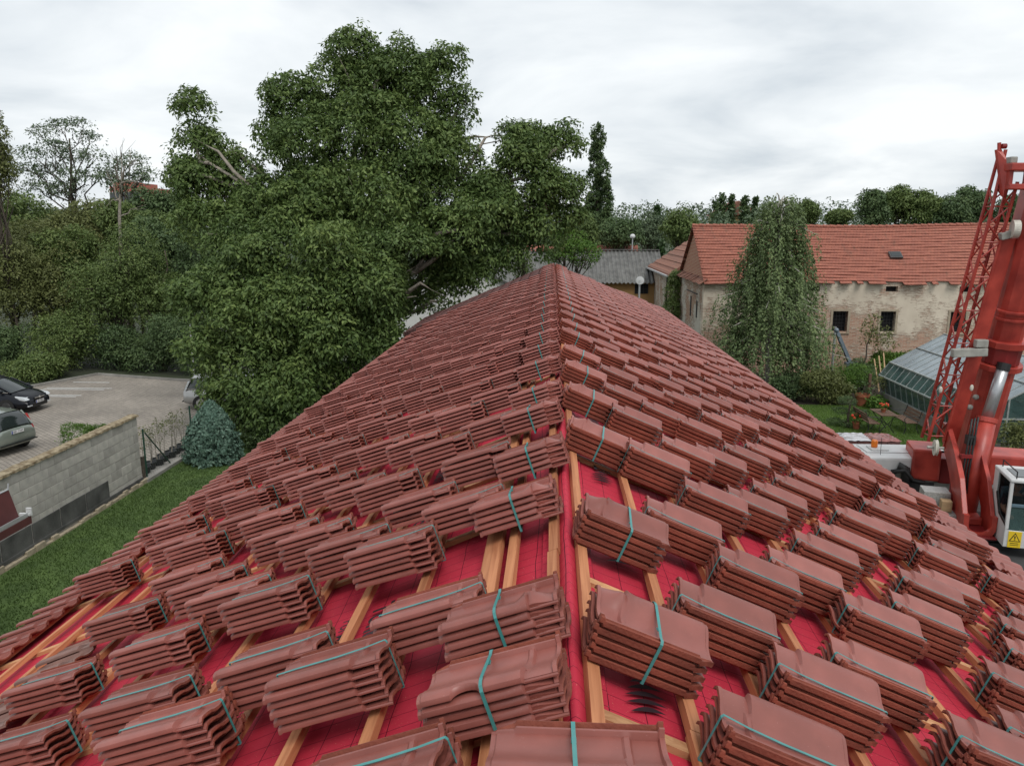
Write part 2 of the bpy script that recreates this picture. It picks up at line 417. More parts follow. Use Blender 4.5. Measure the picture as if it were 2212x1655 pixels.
def wood_mat(name, c, c2, axis):
    m = bpy.data.materials.new(name); t, N, L = nodes_of(m); b = N['Principled BSDF']
    tc = N.new('ShaderNodeTexCoord'); mp = N.new('ShaderNodeMapping')
    s = [30, 30, 30]; s[axis] = 1.3; mp.inputs['Scale'].default_value = s
    L.new(tc.outputs['Object'], mp.inputs[0])
    no = N.new('ShaderNodeTexNoise'); no.inputs['Scale'].default_value = 1.6; no.inputs['Detail'].default_value = 5; no.inputs['Distortion'].default_value = .6
    L.new(mp.outputs[0], no.inputs['Vector'])
    rp = N.new('ShaderNodeValToRGB'); rp.color_ramp.elements[0].position = .32; rp.color_ramp.elements[1].position = .66
    rp.color_ramp.elements[0].color = (*c2, 1); rp.color_ramp.elements[1].color = (*c, 1); L.new(no.outputs['Fac'], rp.inputs[0])
    oi = N.new('ShaderNodeObjectInfo'); mr = N.new('ShaderNodeMapRange'); mr.inputs['To Min'].default_value = .8; mr.inputs['To Max'].default_value = 1.2
    L.new(oi.outputs['Random'], mr.inputs['Value'])
    sc = N.new('ShaderNodeVectorMath'); sc.operation = 'SCALE'; L.new(rp.outputs[0], sc.inputs[0]); L.new(mr.outputs[0], sc.inputs['Scale'])
    L.new(sc.outputs[0], b.inputs['Base Color']); b.inputs['Roughness'].default_value = .75
    bp = N.new('ShaderNodeBump'); bp.inputs['Strength'].default_value = .3; bp.inputs['Distance'].default_value = .004
    L.new(no.outputs['Fac'], bp.inputs['Height']); L.new(bp.outputs[0], b.inputs['Normal'])
    MATS[name] = m
wood_mat('pine_y', (.50, .208, .094), (.33, .118, .048), 1)
wood_mat('pine_x', (.53, .285, .138), (.38, .175, .075), 0)

def membrane_mat():
    m = bpy.data.materials.new('membrane'); t, N, L = nodes_of(m); b = N['Principled BSDF']
    tc = N.new('ShaderNodeTexCoord'); sp = N.new('ShaderNodeSeparateXYZ')
    wob = N.new('ShaderNodeTexNoise'); wob.inputs['Scale'].default_value = 2.5
    L.new(tc.outputs['Object'], wob.inputs['Vector'])
    wv = N.new('ShaderNodeVectorMath'); wv.operation = 'MULTIPLY_ADD'; wv.inputs[1].default_value = (.03, .03, 0)
    L.new(wob.outputs['Color'], wv.inputs[0]); L.new(tc.outputs['Object'], wv.inputs[2]); L.new(wv.outputs[0], sp.inputs[0])
    def line(out, period, w):
        d = N.new('ShaderNodeMath'); d.operation = 'DIVIDE'; d.inputs[1].default_value = period; L.new(out, d.inputs[0])
        f = N.new('ShaderNodeMath'); f.operation = 'FRACT'; L.new(d.outputs[0], f.inputs[0])
        l = N.new('ShaderNodeMath'); l.operation = 'LESS_THAN'; l.inputs[1].default_value = w / period; L.new(f.outputs[0], l.inputs[0]); return l.outputs[0]
    a, c = line(sp.outputs['Y'], .09, .0028), line(sp.outputs['X'], .13, .0032)
    mx = N.new('ShaderNodeMath'); mx.operation = 'MAXIMUM'; L.new(a, mx.inputs[0]); L.new(c, mx.inputs[1])
    no = N.new('ShaderNodeTexNoise'); no.inputs['Scale'].default_value = 5; no.inputs['Detail'].default_value = 5; L.new(tc.outputs['Object'], no.inputs['Vector'])
    rp = N.new('ShaderNodeValToRGB'); rp.color_ramp.elements[0].color = (.40, .022, .044, 1); rp.color_ramp.elements[1].color = (.51, .034, .062, 1)
    L.new(no.outputs['Fac'], rp.inputs[0])
    # sawdust specks
    n3 = N.new('ShaderNodeTexNoise'); n3.inputs['Scale'].default_value = 190; n3.inputs['Detail'].default_value = 1; L.new(tc.outputs['Object'], n3.inputs['Vector'])
    r3 = N.new('ShaderNodeValToRGB'); r3.color_ramp.elements[0].position = .73; r3.color_ramp.elements[1].position = .77; L.new(n3.outputs['Fac'], r3.inputs[0])
    mm_ = N.new('ShaderNodeMixRGB'); mm_.inputs[2].default_value = (.6, .3, .2, 1); L.new(r3.outputs[0], mm_.inputs[0]); L.new(rp.outputs[0], mm_.inputs[1])
    m2 = N.new('ShaderNodeMixRGB'); m2.inputs[2].default_value = (.07, .004, .012, 1); L.new(mx.outputs[0], m2.inputs[0]); L.new(mm_.outputs[0], m2.inputs[1])
    L.new(m2.outputs[0], b.inputs['Base Color']); b.inputs['Roughness'].default_value = .7; b.inputs['Specular IOR Level'].default_value = .2
    n4 = N.new('ShaderNodeTexNoise'); n4.inputs['Scale'].default_value = 7; n4.inputs['Detail'].default_value = 3; L.new(tc.outputs['Object'], n4.inputs['Vector'])
    bp = N.new('ShaderNodeBump'); bp.inputs['Strength'].default_value = .35; bp.inputs['Distance'].default_value = .02; L.new(n4.outputs['Fac'], bp.inputs['Height']); L.new(bp.outputs[0], b.inputs['Normal'])
    MATS['membrane'] = m
membrane_mat()

def paver_mat():
    m = bpy.data.materials.new('pavers'); t, N, L = nodes_of(m); b = N['Principled BSDF']
    tc = N.new('ShaderNodeTexCoord'); mp = N.new('ShaderNodeMapping'); mp.inputs['Rotation'].default_value = (0, 0, R(38)); L.new(tc.outputs['Object'], mp.inputs[0])
    br = N.new('ShaderNodeTexBrick'); br.inputs['Scale'].default_value = 1.0
    br.inputs['Brick Width'].default_value = .24; br.inputs['Row Height'].default_value = .15; br.inputs['Mortar Size'].default_value = .012
    br.inputs['Color1'].default_value = (.30, .265, .225, 1); br.inputs['Color2'].default_value = (.235, .207, .176, 1); br.inputs['Mortar'].default_value = (.13, .115, .095, 1)
    L.new(mp.outputs[0], br.inputs['Vector'])
    no = N.new('ShaderNodeTexNoise'); no.inputs['Scale'].default_value = .35; no.inputs['Detail'].default_value = 6; L.new(tc.outputs['Object'], no.inputs['Vector'])
    mr = N.new('ShaderNodeMapRange'); mr.inputs['From Min'].default_value = .3; mr.inputs['From Max'].default_value = .7; mr.inputs['To Min'].default_value = .75; mr.inputs['To Max'].default_value = 1.2
    L.new(no.outputs['Fac'], mr.inputs['Value'])
    sc = N.new('ShaderNodeVectorMath'); sc.operation = 'SCALE'; L.new(br.outputs['Color'], sc.inputs[0]); L.new(mr.outputs[0], sc.inputs['Scale'])
    L.new(sc.outputs[0], b.inputs['Base Color']); b.inputs['Roughness'].default_value = .85
    bp = N.new('ShaderNodeBump'); bp.inputs['Strength'].default_value = .6; bp.inputs['Distance'].default_value = .01; bp.invert = True
    L.new(br.outputs['Fac'], bp.inputs['Height']); L.new(bp.outputs[0], b.inputs['Normal'])
    MATS['pavers'] = m
paver_mat()

# ------------------------------------------------------------------ ground
def sheet(name, poly, z, mat, kind='structure'):
    mb = MB(); n = len(poly); mb.add([(p[0], p[1], z) for p in poly], [tuple(range(n))])
    o = mb.build(name, mat); o['kind'] = kind
    return o
sheet('terrain', [(-1500, -300), (1500, -300), (1500, 2500), (-1500, 2500)], -.03, 'terrain')
sheet('lawn', [(-11.75, 2), (-4.0, 2), (-4.0, 26.5), (-11.75, 26.5)], 0.0, 'lawn')
LOT = [(-12.35, 12), (-12.35, 34.6), (-18.4, 35.9), (-22.9, 37.1), (-24.6, 33.0), (-31, 27), (-34, 12)]
sheet('parking_lot', LOT, .004, 'pavers')
sheet('yard', [(3.5, -6), (26, -6), (26, 24.3), (3.5, 24.3)], -.004, 'asphalt_yard')
sheet('garden_lawn', [(5.2, 24.5), (15, 24.5), (15, 32.2), (5.2, 32.2)], 0.0, 'lawn')
sheet('garden_bed', [(5.2, 32.3), (16, 32.3), (24, 39.6), (5.2, 39.6)], -.01, 'soil')
mb = MB()
for a, b in ((LOT[2], LOT[3]), (LOT[3], LOT[4]), (LOT[4], LOT[5]), (LOT[1], LOT[2])):
    mb.beam((a[0], a[1], .05), (b[0], b[1], .05), .1, .12)
kb = mb.build('kerb', 'concrete'); kb['kind'] = 'structure'
def paint_lines():
    lot_mark = MB()
    for y0, x0, x1 in ((33.85, -23.4, -20.3), (33.55, -23.4, -20.5), (32.3, -22.6, -20.8), (32.05, -22.6, -20.9), (35.2, -23.0, -21.2)):
        lot_mark.mm((x0, y0, .0075), (x1, y0 + .09, .0085))
    o = lot_mark.build('parking_line', 'white_paint'); o['kind'] = 'structure'
paint_lines()
def grass(name, x0, x1, y0, y1, n, h, seed, label, mat='grass_blade'):
    rng = np.random.default_rng(seed)
    X = np.stack([rng.uniform(x0, x1, n), rng.uniform(y0, y1, n), np.zeros(n)], 1)
    a = rng.uniform(0, 6.28, n); hh = h * rng.uniform(.5, 1.3, n); w = .009 * rng.uniform(.7, 1.3, n)
    dx, dy = np.cos(a) * w, np.sin(a) * w; lx, ly = rng.normal(size=n) * h * .5, rng.normal(size=n) * h * .5
    V = np.stack([X + np.stack([-dx, -dy, 0 * dx], 1), X + np.stack([dx, dy, 0 * dx], 1), X + np.stack([lx, ly, hh], 1)], 1).reshape(-1, 3)
    pn = np.sin(X[:, 0] * 1.7 + np.sin(X[:, 1])) * np.sin(X[:, 1] * 1.1 + 2)
    o = link(name, np_mesh(name, V, np.arange(3 * n).reshape(n, 3), mat, np.clip(.5 + .2 * pn + rng.uniform(-.3, .3, n), 0, 1)))
    tag(o, label, 'grass', kind='stuff')
grass('grass', -11.7, -4.9, 9, 26, 90000, .05, 3, 'short mown green lawn between the block wall and the roof edge')
grass('garden_grass', 6.5, 14.2, 24.6, 32.1, 60000, .05, 4, 'short mown green garden lawn around the wooden table and benches', 'grass_garden')

# ------------------------------------------------------------------ the house and its bare roof
S_L, S_R = 4.98, 5.02                      # slope lengths ridge to eave, left and right
END_R = lambda s: 28.4 + .45 * max(0, s)   # far verge
END_L = lambda s: 28.4 - .12 * max(0, s)
Y0 = -2.0
def rp(side, s, Y, w=0.0):                 # roof coordinates: distance down the slope, along the ridge, height off the slope
    return (RX + side * (s * CT + w * ST), Y, RZ - s * ST + w * CT)
house = thing('house', 'long house whose bare red membrane roof is covered with tile stacks', 'house', (RX, 13, 0))
mb = MB()
xl, xr = RX - (S_L - .45) * CT, RX + (S_R - .45) * CT
zl, zr = RZ - (S_L - .45) * ST - .16, RZ - (S_R - .45) * ST - .16
mb.prism([(xl, -.02), (xr, -.02), (xr, zr), (RX, RZ - .16), (xl, zl)], Y0 + .4, 27.6, 'y')
mb.build('wall', 'stucco', house)
for side, SS, nm in ((-1, S_L, 'left'), (1, S_R, 'right')):
    # membrane strips, each overlapping the one below
    edges = [0.015, 1.42, 2.83, 4.24, SS]
    rng = np.random.default_rng(11 + side)
    for k in range(4):
        a, b = edges[k], min(edges[k + 1] + .10, SS)
        ns, ny = 9, 260
        V, F = [], []
        for i in range(ns + 1):
            s = a + (b - a) * i / ns; lift = -.052 + .006 * (i / ns) + .004
            yend = (END_L if side < 0 else END_R)(s)
            for j in range(ny + 1):
                Y = Y0 + (yend - Y0) * (j / ny)
                sag = -.012 * (.5 - .5 * math.cos(2 * math.pi * (Y - .3) / .95)) + .004 * math.sin(3.1 * Y + 5 * s)
                V.append(rp(side, s, Y, lift + sag))
        for i in range(ns):
            for j in range(ny):
                p = i * (ny + 1) + j; F.append((p, p + 1, p + ny + 2, p + ny + 1))
        o = link('membrane', np_mesh('membrane', V, F, 'membrane', off=world_loc(house), smooth=True), house)
        if k == 0: print_host = o
    if side < 0: PRINT_L = print_host
    else: PRINT_R = print_host
    # counter battens down the slope
    k = 0
    Y = .3
    while Y < 27.5:
        e_ = SS - .02
        p0, p1 = rp(side, .05, Y, -.036), rp(side, e_, Y + random.uniform(-.01, .01), -.036)
        MB().beam(p0, p1, .05, .032, up=(side * ST, 0, CT)).build('counter_batten', 'pine_x', house)
        Y += .95
    # tile battens along the ridge
    rows = [.070 + (.358 if side > 0 else .3475) * r for r in range(16)]
    rows = [s for s in rows if s < SS - .1]
    if side < 0: rows += [.285, .372]
    for s in rows:
        Y = Y0 + random.uniform(0, 1.5)
        yend = (END_L if side < 0 else END_R)(s) - .05
        while Y < yend - .3:
            Y2 = min(yend, Y + random.uniform(3.2, 5.2))
            ds, dn = random.uniform(-.006, .006), random.uniform(-.003, .003)
            MB().beam(rp(side, s + ds, Y, -.002), rp(side, s - ds, Y2 - .004, -.002), .046, .034, up=(side * ST, 0, CT)).build('batten', 'pine_y', house)
            Y = Y2
    # gutter at the eave
    mb = MB(); ge = (END_L if side < 0 else END_R)(SS)
    ex, ez = rp(side, SS + .07, 0, -.09)[0], rp(side, SS + .07, 0, -.09)[2]
    prof = [(.075 * math.cos(a), .075 * math.sin(a)) for a in [math.pi + math.pi * i / 8 for i in range(9)]]
    prof2 = [(x * .93, z * .93) for x, z in reversed(prof)]
    mb.prism([(ex + x, ez + z) for x, z in prof + prof2], Y0, ge, 'y')
    g = mb.build('gutter', 'gutter', house)
    MB().tube([(ex + side * .076, Y0, ez + .004), (ex + side * .076, ge, ez + .004)], .007, 6).build('rim', 'gutter_rim', g)
    mb = MB(); mb.beam(rp(side, SS - .02, Y0, -.14), rp(side, SS - .02, ge, -.14), .025, .14, up=(side * ST, 0, CT)); mb.build('fascia', 'pine_x', house)
# ridge strip of membrane, draped over the ridge as a low roll
V, F = [], []
ny = 300; na = 16
for j in range(ny + 1):
    Y = Y0 + (28.3 - Y0) * j / ny
    for i in range(na + 1):
        x = -.115 + .23 * i / na; wv_ = .003 * math.sin(Y * 7 + i * .4) + .003 * math.sin(Y * 2.3)
        z = -SL * math.sqrt(x * x + .0004) - .041 + (.052 + wv_) * math.exp(-(x / (.034 + .003 * math.sin(Y * 3.7))) ** 2)
        V.append((RX + x, Y, RZ + z))
for j in range(ny):
    for i in range(na):
        p = j * (na + 1) + i; F.append((p, p + 1, p + na + 2, p + na + 1))
link('ridge_roll', np_mesh('ridge_roll', V, F, 'membrane', off=world_loc(house), smooth=True), house)
# printing on the membrane
def roof_matrix(side, s, Y, w):
    u = Vector((side * CT, 0, -ST)); v = Vector((0, side, 0)); n = Vector((side * ST, 0, CT))
    M = Matrix((u, v, n)).transposed().to_4x4(); M.translation = Vector(rp(side, s, Y, w)); return M
def roof_print(me, side, s, Y, host, name='lettering'):
    """text runs along the ridge with its tops uphill"""
    u = Vector((side * CT, 0, -ST)); n = Vector((side * ST, 0, CT))
    tx = Vector((0, side, 0)); ty = -u
    M = Matrix((tx, ty, n)).transposed().to_4x4(); M.translation = Vector(rp(side, s, Y, -.033)) - world_loc(host)
    me.transform(M)
    return link(name, me, host)
def leaf_logo():
    mb = MB()
    for k in range(5):
        y = -.12 + k * .044; L_ = .20 - abs(k - 1.5) * .03
        up = [(-L_ / 2 + L_ * t, y + .034 * math.sin(math.pi * t) + .06 * t) for t in [i / 6 for i in range(7)]]
        dn = [(-L_ / 2 + L_ * t, y + .006 * math.sin(math.pi * t) + .06 * t) for t in [i / 6 for i in range(6, -1, -1)]]
        P = up + dn[1:-1]
        mb.add([(b - .05, -a * .9 + .02, 0) for a, b in P], [tuple(range(len(P)))])
    return mb.mesh('logo', 'print_ink', recalc=False)
for Y in (1.09, 2.34, 3.52, 4.74, 5.96):
    roof_print(leaf_logo(), 1, .31, Y + .13, PRINT_R, 'logo'); roof_print(text_mesh('Tondach', .17, 'print_ink', offset=.004), 1, .31, Y + .50, PRINT_R)
for Y in (2.05, 3.29, 4.53, 5.77):
    roof_print(text_mesh('Tondach', .16, 'print_ink', offset=.004), -1, 1.01, Y, PRINT_L); roof_print(text_mesh('Fol M', .095, 'print_ink', offset=.001), -1, 1.20, Y + .14, PRINT_L)

# ------------------------------------------------------------------ roof tiles
TL, TW, TT = .44, .242, .011
def prof(v):
    """height of the tile across its width: v 0 at the channel side, 1 at the roll side"""
    P = [(0, .016), (.025, .018), (.05, .006), (.085, .006), (.105, .016), (.135, .016), (.16, .003), (.30, .000), (.42, .003), (.54, .011), (.64, .024), (.74, .037), (.82, .0445), (.88, .0465), (.95, .0445), (.985, .039), (1.0, .029)]
    for i in range(len(P) - 1):
        if v <= P[i + 1][0]:
            t = (v - P[i][0]) / (P[i + 1][0] - P[i][0]); return P[i][1] + (P[i + 1][1] - P[i][1]) * t
    return P[-1][1]
def tile_mesh(name, us, vsn, eng='tile_engobe', ridge=False, notch=False, warp=0.0):
    V, F, M = [], [], []
    nu, nv = len(us), len(vsn)
    def pos(u, v):
        x = u * TL; y = (v - .5) * TW; z = prof(v)
        if u > .86 and v < .15:                       # channel stops short of the foot
            y = (-.5 + .15 * (u - .86) / .14 + v * (1 - (u - .86) / .14)) * TW; z = min(z, .008)
        if u > .97: z -= .004
        if u < .24:                                    # sunken head lap
            if v > .62: z = .5 * z + .004; y -= .010 * (v > .95)
            elif .16 <= v: z -= .007
            if u < .035 and v < .9: z += .011          # upstand along the head edge
            if .20 < u and .14 < v < .62: z += .012    # cross rib
        if ridge and u < .34 and .45 < v < .97:        # closed, pointed head of the ridge course
            t = 1 - abs(u - .20) / .14
            z += .042 * max(0, t) * (1 - abs(v - .72) / .30)
        if notch and .55 < u < .75: y -= .030 * math.sqrt(max(0, 1 - ((u - .65) / .10) ** 2)) * max(0, (v - .72) / .28)
        z += warp * math.sin(u * 3) * (v - .5)
        return x, y, z
    for w in (0, 1):
        for u in us:
            for v in vsn:
                x, y, z = pos(u, v); V.append((x, y, z - w * (TT * (1.0 if v < .98 else .5) if v > .15 else .019)))
    n = nu * nv
    for i in range(nu - 1):
        for j in range(nv - 1):
            p = i * nv + j
            F.append((p, p + nv, p + nv + 1, p + 1)); M.append(1 if vsn[j + 1] <= .11 else 0)
            F.append((p + n, p + n + 1, p + n + nv + 1, p + n + nv)); M.append(1)
    for i in range(nu - 1):
        for j in (0, nv - 1):
            p = i * nv + j; q = p + nv
            F.append((p, q, q + n, p + n) if j else (p, p + n, q + n, q)); M.append(1 if not j else 0)
    for j in range(nv - 1):
        for i in (0, nu - 1):
            p = i * nv + j; F.append((p, p + n, p + n + 1, p + 1) if i else (p, p + 1, p + n + 1, p + n)); M.append(1 if i == 0 else 0)
    me = bpy.data.meshes.new(name); me.from_pydata(V, [], F)
    me.materials.append(MATS[eng]); me.materials.append(MATS['tile_clay'])
    me.polygons.foreach_set('material_index', M)
    bm = bmesh.new(); bm.from_mesh(me); bmesh.ops.recalc_face_normals(bm, faces=bm.faces)
    for e in bm.edges: e.smooth = not (len(e.link_faces) == 2 and e.calc_face_angle(0) > .6)
    for f in bm.faces: f.smooth = True
    bm.to_mesh(me); bm.free(); me.update()
    return me
US = [0, .03, .04, .19, .205, .235, .25, .34, .5, .66, .74, .855, .87, .965, .975, 1.0]
VS = [0, .025, .05, .085, .105, .135, .16, .3, .42, .54, .64, .74, .82, .88, .95, .985, 1.0]
TILES = [tile_mesh('tile', US, VS, warp=w) for w in (0, .004, -.004)]
RIDGE_TILE = tile_mesh('tile', US[:8] + [.10, .15, .28] + US[8:], VS, ridge=True) if False else tile_mesh('tile', sorted(US + [.10, .15, .28, .31]), VS, ridge=True)
NOTCH_TILE = tile_mesh('tile', sorted(set(US + [.55, .56, .58, .61, .65, .69, .72, .745, .755])), VS, notch=True)
LOWT = tile_mesh('tile_low', [0, .2, .24, .86, 1.0], [0, .05, .135, .48, .70, .88, 1.0], 'tile_engobe_far')
PITCH_T = .0335
def strap_mesh(kind, n):
    """flat band looped round a stack of n tiles"""
    mb = MB(); top = (n - 1) * PITCH_T; hw = .0055; g = .0016
    if kind == 'long':
        y = -.036; path = [(-.006, -.014), (-.006, top + .012), (.0, top + .021), (TL * .2, top + .012), (TL * .45, top + .0065), (TL * .8, top + .0065), (TL + .003, top + .004), (TL + .004, -.014), (TL * .5, -.017)]
        P = [((a, y - hw, b), (a, y + hw, b)) for a, b in path]
    else:
        x = TL * .52; h = TW / 2
        path = [(-h - .004, -.014), (-h - .005, top + .012), (-h * .95, top + .0215), (-h * .74, top + .0205), (h * .20, top + .040), (h * .66, top + .0495), (h * .80, top + .0495), (h * .94, top + .046), (h + .004, top + .030), (h + .004, -.012), (0, -.017)]
        P = [((x - hw, a, b), (x + hw, a, b)) for a, b in path]
    m = len(P)
    cx = sum(p[0][0] + p[1][0] for p in P) / (2 * m); cz = sum(p[0][2] for p in P) / m; cy = sum(p[0][1] + p[1][1] for p in P) / (2 * m)
    vs = [q for p in P for q in p]
    def outw(q):
        d = Vector((q[0] - cx, 0, q[2] - cz)) if kind == 'long' else Vector((0, q[1] - cy, q[2] - cz))
        d.normalize(); return (q[0] + d.x * g, q[1] + d.y * g, q[2] + d.z * g)
    vo = [outw(q) for q in vs]; k = len(vs)
    fs = []
    for i in range(m):
        a, b = 2 * i, (2 * i + 2) % (2 * m)
        fs += [(a, a + 1, b + 1, b), (a + k, b + k, b + 1 + k, a + 1 + k), (a, b, b + k, a + k), (a + 1, a + 1 + k, b + 1 + k, b + 1)]
    mb.add(vs + vo, fs)
    if kind != 'long': mb.box((x, -h * .35, top + .0215), (.0135, .022, .003))
    return mb.mesh('strap', 'strap')
STRAPS = {(k, n): strap_mesh(k, n) for k in ('long', 'cross') for n in (4, 5, 6)}

def stack_list():
    out = []
    rng = random.Random(21)
    ridge_r = [1.25, 2.52, 3.51, 5.06, 6.27, 7.39, 8.43, 9.92, 10.94, 12.1]
    ridge_l = [2.15, 2.59, 3.80, 4.57, 5.64, 6.33, 7.62, 8.7, 9.75, 10.8]
    for side in (1, -1):
        lst = list(ridge_r if side > 0 else ridge_l)
        while lst[-1] < 27.2: lst.append(lst[-1] + rng.uniform(1.0, 1.12))
        for k, Y in enumerate(lst):
            if side > 0: sh = (.085 if Y < 3 else .065 if Y < 4 else .032) + rng.uniform(-.014, .014)
            else: sh = {0: .05, 1: .045, 2: .06, 3: -.03, 4: .02, 5: -.03}.get(k, rng.uniform(-.045, .01))
            out.append((side, 0, max(sh - .055, -.015 if side > 0 else -.055), Y, rng.uniform(-2.2, 2.2)))
        known = {1: {1: [2.14, 2.92, 3.90, 4.96, 6.16, 7.04], 2: [2.66, 3.59, 4.67, 5.72, 6.94, 7.81], 3: [2.99, 3.92], 4: [2.61, 3.67, 4.52], 5: [2.88, 3.94], 6: [3.56, 4.54, 5.66], 7: [3.98, 4.95], 8: [4.57, 5.74], 9: [5.02, 6.13], 10: [5.88, 6.95]},
                 -1: {1: [2.84, 4.05, 4.81, 5.85, 6.79], 2: [2.56, 3.69, 4.47], 3: [2.84, 4.02], 4: [2.57, 3.65, 4.45], 5: [2.92, 3.93, 4.77], 6: [3.66, 4.32], 7: [3.01, 4.71], 8: [3.68, 4.44], 9: [5.83], 10: [6.5], 11: [5.81]}}[side]
        for r in range(1, 12):
            sh = (.463 + .358 * (r - 1)) if side > 0 else (.400 + .3475 * (r - 1))
            pit = 1.04 if side > 0 else 1.02
            base = (.52 if r % 2 == 0 else .86)
            ys = list(known.get(r, []))
            if not ys: ys = [base + 4 * pit]
            lo = ys[0] - pit * rng.uniform(.97, 1.03)
            while lo > .9 and not (side < 0 and r >= 6): ys.insert(0, lo); lo -= pit
            end = (END_R if side > 0 else END_L)(sh) - (.9 if side > 0 else 3.2 + .25 * sh)
            while ys[-1] + pit < end: ys.append(ys[-1] + pit * rng.uniform(.93, 1.07))
            for Y in ys: out.append((side, r, sh - .068 + rng.uniform(-.014, .014), Y, rng.uniform(-1.8, 1.8)))
    return out
STK = stack_list()
def visible(s):
    d = np.array(rp(s[0], s[2] + .2, s[3], .15)) - CP; z = d @ FW
    if z < .2: return False
    x, y = 1106 + FPX * (d @ RT) / z, 827.5 - FPX * (d @ UP) / z
    return -260 < x < 2470 and y < 1900
STK = [s for s in STK if visible(s)]
STK.sort(key=lambda s: (np.linalg.norm(np.array(rp(s[0], s[2] + .2, s[3])) - CP)))
near, far = STK[:297], STK[297:]
cnt = {}
rowlist = {}
for s in near: rowlist.setdefault((s[0], s[1]), []).append(s[3])
for k in rowlist: rowlist[k].sort()
rr = random.Random(5)
def make_stack(M, n, kind, label, meshes, notch=False, strap=True, group='strapped tile stacks laid out on the bare roof'):
    o = bpy.data.objects.new('tile_stack', None); col.objects.link(o); o.empty_display_size = .1
    o.location = M.to_translation(); o.rotation_euler = M.to_euler()
    tag(o, label, 'tile stack', group)
    for k in range(n):
        me = NOTCH_TILE if (notch and k == n - 1) else rr.choice(meshes)
        t = bpy.data.objects.new('tile', me); col.objects.link(t); t.parent = o
        slip = rr.uniform(-.018, .018) if rr.random() < .12 else 0.0
        t.location = (rr.uniform(-.005, .005) + slip, rr.uniform(-.004, .004), k * PITCH_T); t.rotation_euler = (0, 0, rr.uniform(-.012, .012))
    if strap:
        b = bpy.data.objects.new('strap', STRAPS[(kind, n)]); col.objects.link(b); b.parent = o
    return o
for (side, r, sh, Y, a) in near:
    i = rowlist[(side, r)].index(Y) + 1
    sd = 'right' if side > 0 else 'left'
    M = roof_matrix(side, sh, Y, .030) @ Matrix.Rotation(R(a), 4, 'Z') @ Matrix.Rotation(R(0 if side > 0 else -4.5), 4, 'Y')
    if r == 0:
        lab = f'tile stack with crosswise teal strap just {sd} of the ridge, {ordw(i)} from the front'
        make_stack(M, 5, 'cross', lab, [RIDGE_TILE], notch=(side < 0 and i == 1))
    else:
        lab = f'strapped tile stack on the {sd} slope, {ordw(r)} row below the ridge row, {ordw(i)} from front'
        make_stack(M, rr.choice((5, 5, 5, 6) if side > 0 else (5, 6, 6, 6)), 'long', lab, TILES)
# the stack lying level across the ridge at the photographer's feet
M = Matrix(((-1, 0, 0, .295), (0, -1, 0, 1.665), (0, 0, 1, RZ + .045), (0, 0, 0, 1)))
make_stack(M, 5, 'cross', 'level tile stack lying across the ridge nearest the viewer, strap along its middle', TILES)
# farther stacks
def low_arrays():
    V = np.array([v.co[:] for v in LOWT.vertices]); F = [tuple(p.vertices) for p in LOWT.polygons]; Mi = [p.material_index for p in LOWT.polygons]
    return V, np.array(F), np.array(Mi)
LV, LF, LM = low_arrays()
def low_tiles(mats4):
    Vs, Fs, Ms = [], [], []; k = 0
    for M in mats4:
        A = np.array(M); Vs.append(LV @ A[:3, :3].T + A[:3, 3]); Fs.append(LF + k); Ms.append(LM); k += len(LV)
    return np.concatenate(Vs), np.concatenate(Fs), np.concatenate(Ms)
ML = []
for (side, r, sh, Y, a) in far:
    M = roof_matrix(side, sh, Y, .030) @ Matrix.Rotation(R(a), 4, 'Z') @ Matrix.Rotation(R(0 if side > 0 else -4.5), 4, 'Y')
    for k in range(5): ML.append(M @ Matrix.Translation((0, 0, k * PITCH_T)))
Vf, Ff, Mf = low_tiles(ML)
me = np_mesh('far_tile_stack', Vf, Ff, ['tile_engobe_far', 'tile_clay']); me.polygons.foreach_set('material_index', Mf)
o = link('far_tile_stack', me); tag(o, 'dense mass of red tile stacks on the far half of the roof', 'tile stacks', kind='stuff')
mb = MB(); Vs, Fs, k0 = [], [], 0
SV = np.array([v.co[:] for v in STRAPS[('cross', 5)].vertices]); SF = [tuple(p.vertices) for p in STRAPS[('cross', 5)].polygons]
for (side, r, sh, Y, a) in far:
    if r: continue
    A = np.array(roof_matrix(side, sh, Y, .030)); mb.add(list(SV @ A[:3, :3].T + A[:3, 3]), SF)
if mb.v:
    st = mb.build('strap', 'strap', o, recalc=False); st['kind'] = 'stuff'

# tiles already laid: the eave course on both sides
for side, SS in ((-1, S_L), (1, S_R)):
    ge = (END_L if side < 0 else END_R)(SS) - .2
    Y = 1.5; k = 0; rest = []
    while Y < ge:
        M = roof_matrix(side, SS - .50, Y, .026) @ Matrix.Rotation(R(-2.0), 4, 'Y')
        if k < 125:
            if visible((side, 0, SS - .3, Y)):
                t = bpy.data.objects.new('tile', TILES[k % 3]); col.objects.link(t); t.parent = house
                M2 = M.copy(); M2.translation -= world_loc(house); t.matrix_local = M2 @ Matrix.Rotation(rr.uniform(-.012, .012), 4, 'Z')
                k += 1
        else: rest.append(M)
        Y += .207
    if rest:
        Vf, Ff, Mf = low_tiles(rest)
        me = np_mesh('far_eave_tile', Vf, Ff, ['tile_engobe_far', 'tile_clay'], off=world_loc(house)); me.polygons.foreach_set('material_index', Mf)
        q = link('far_eave_tile', me, house); q['kind'] = 'stuff'
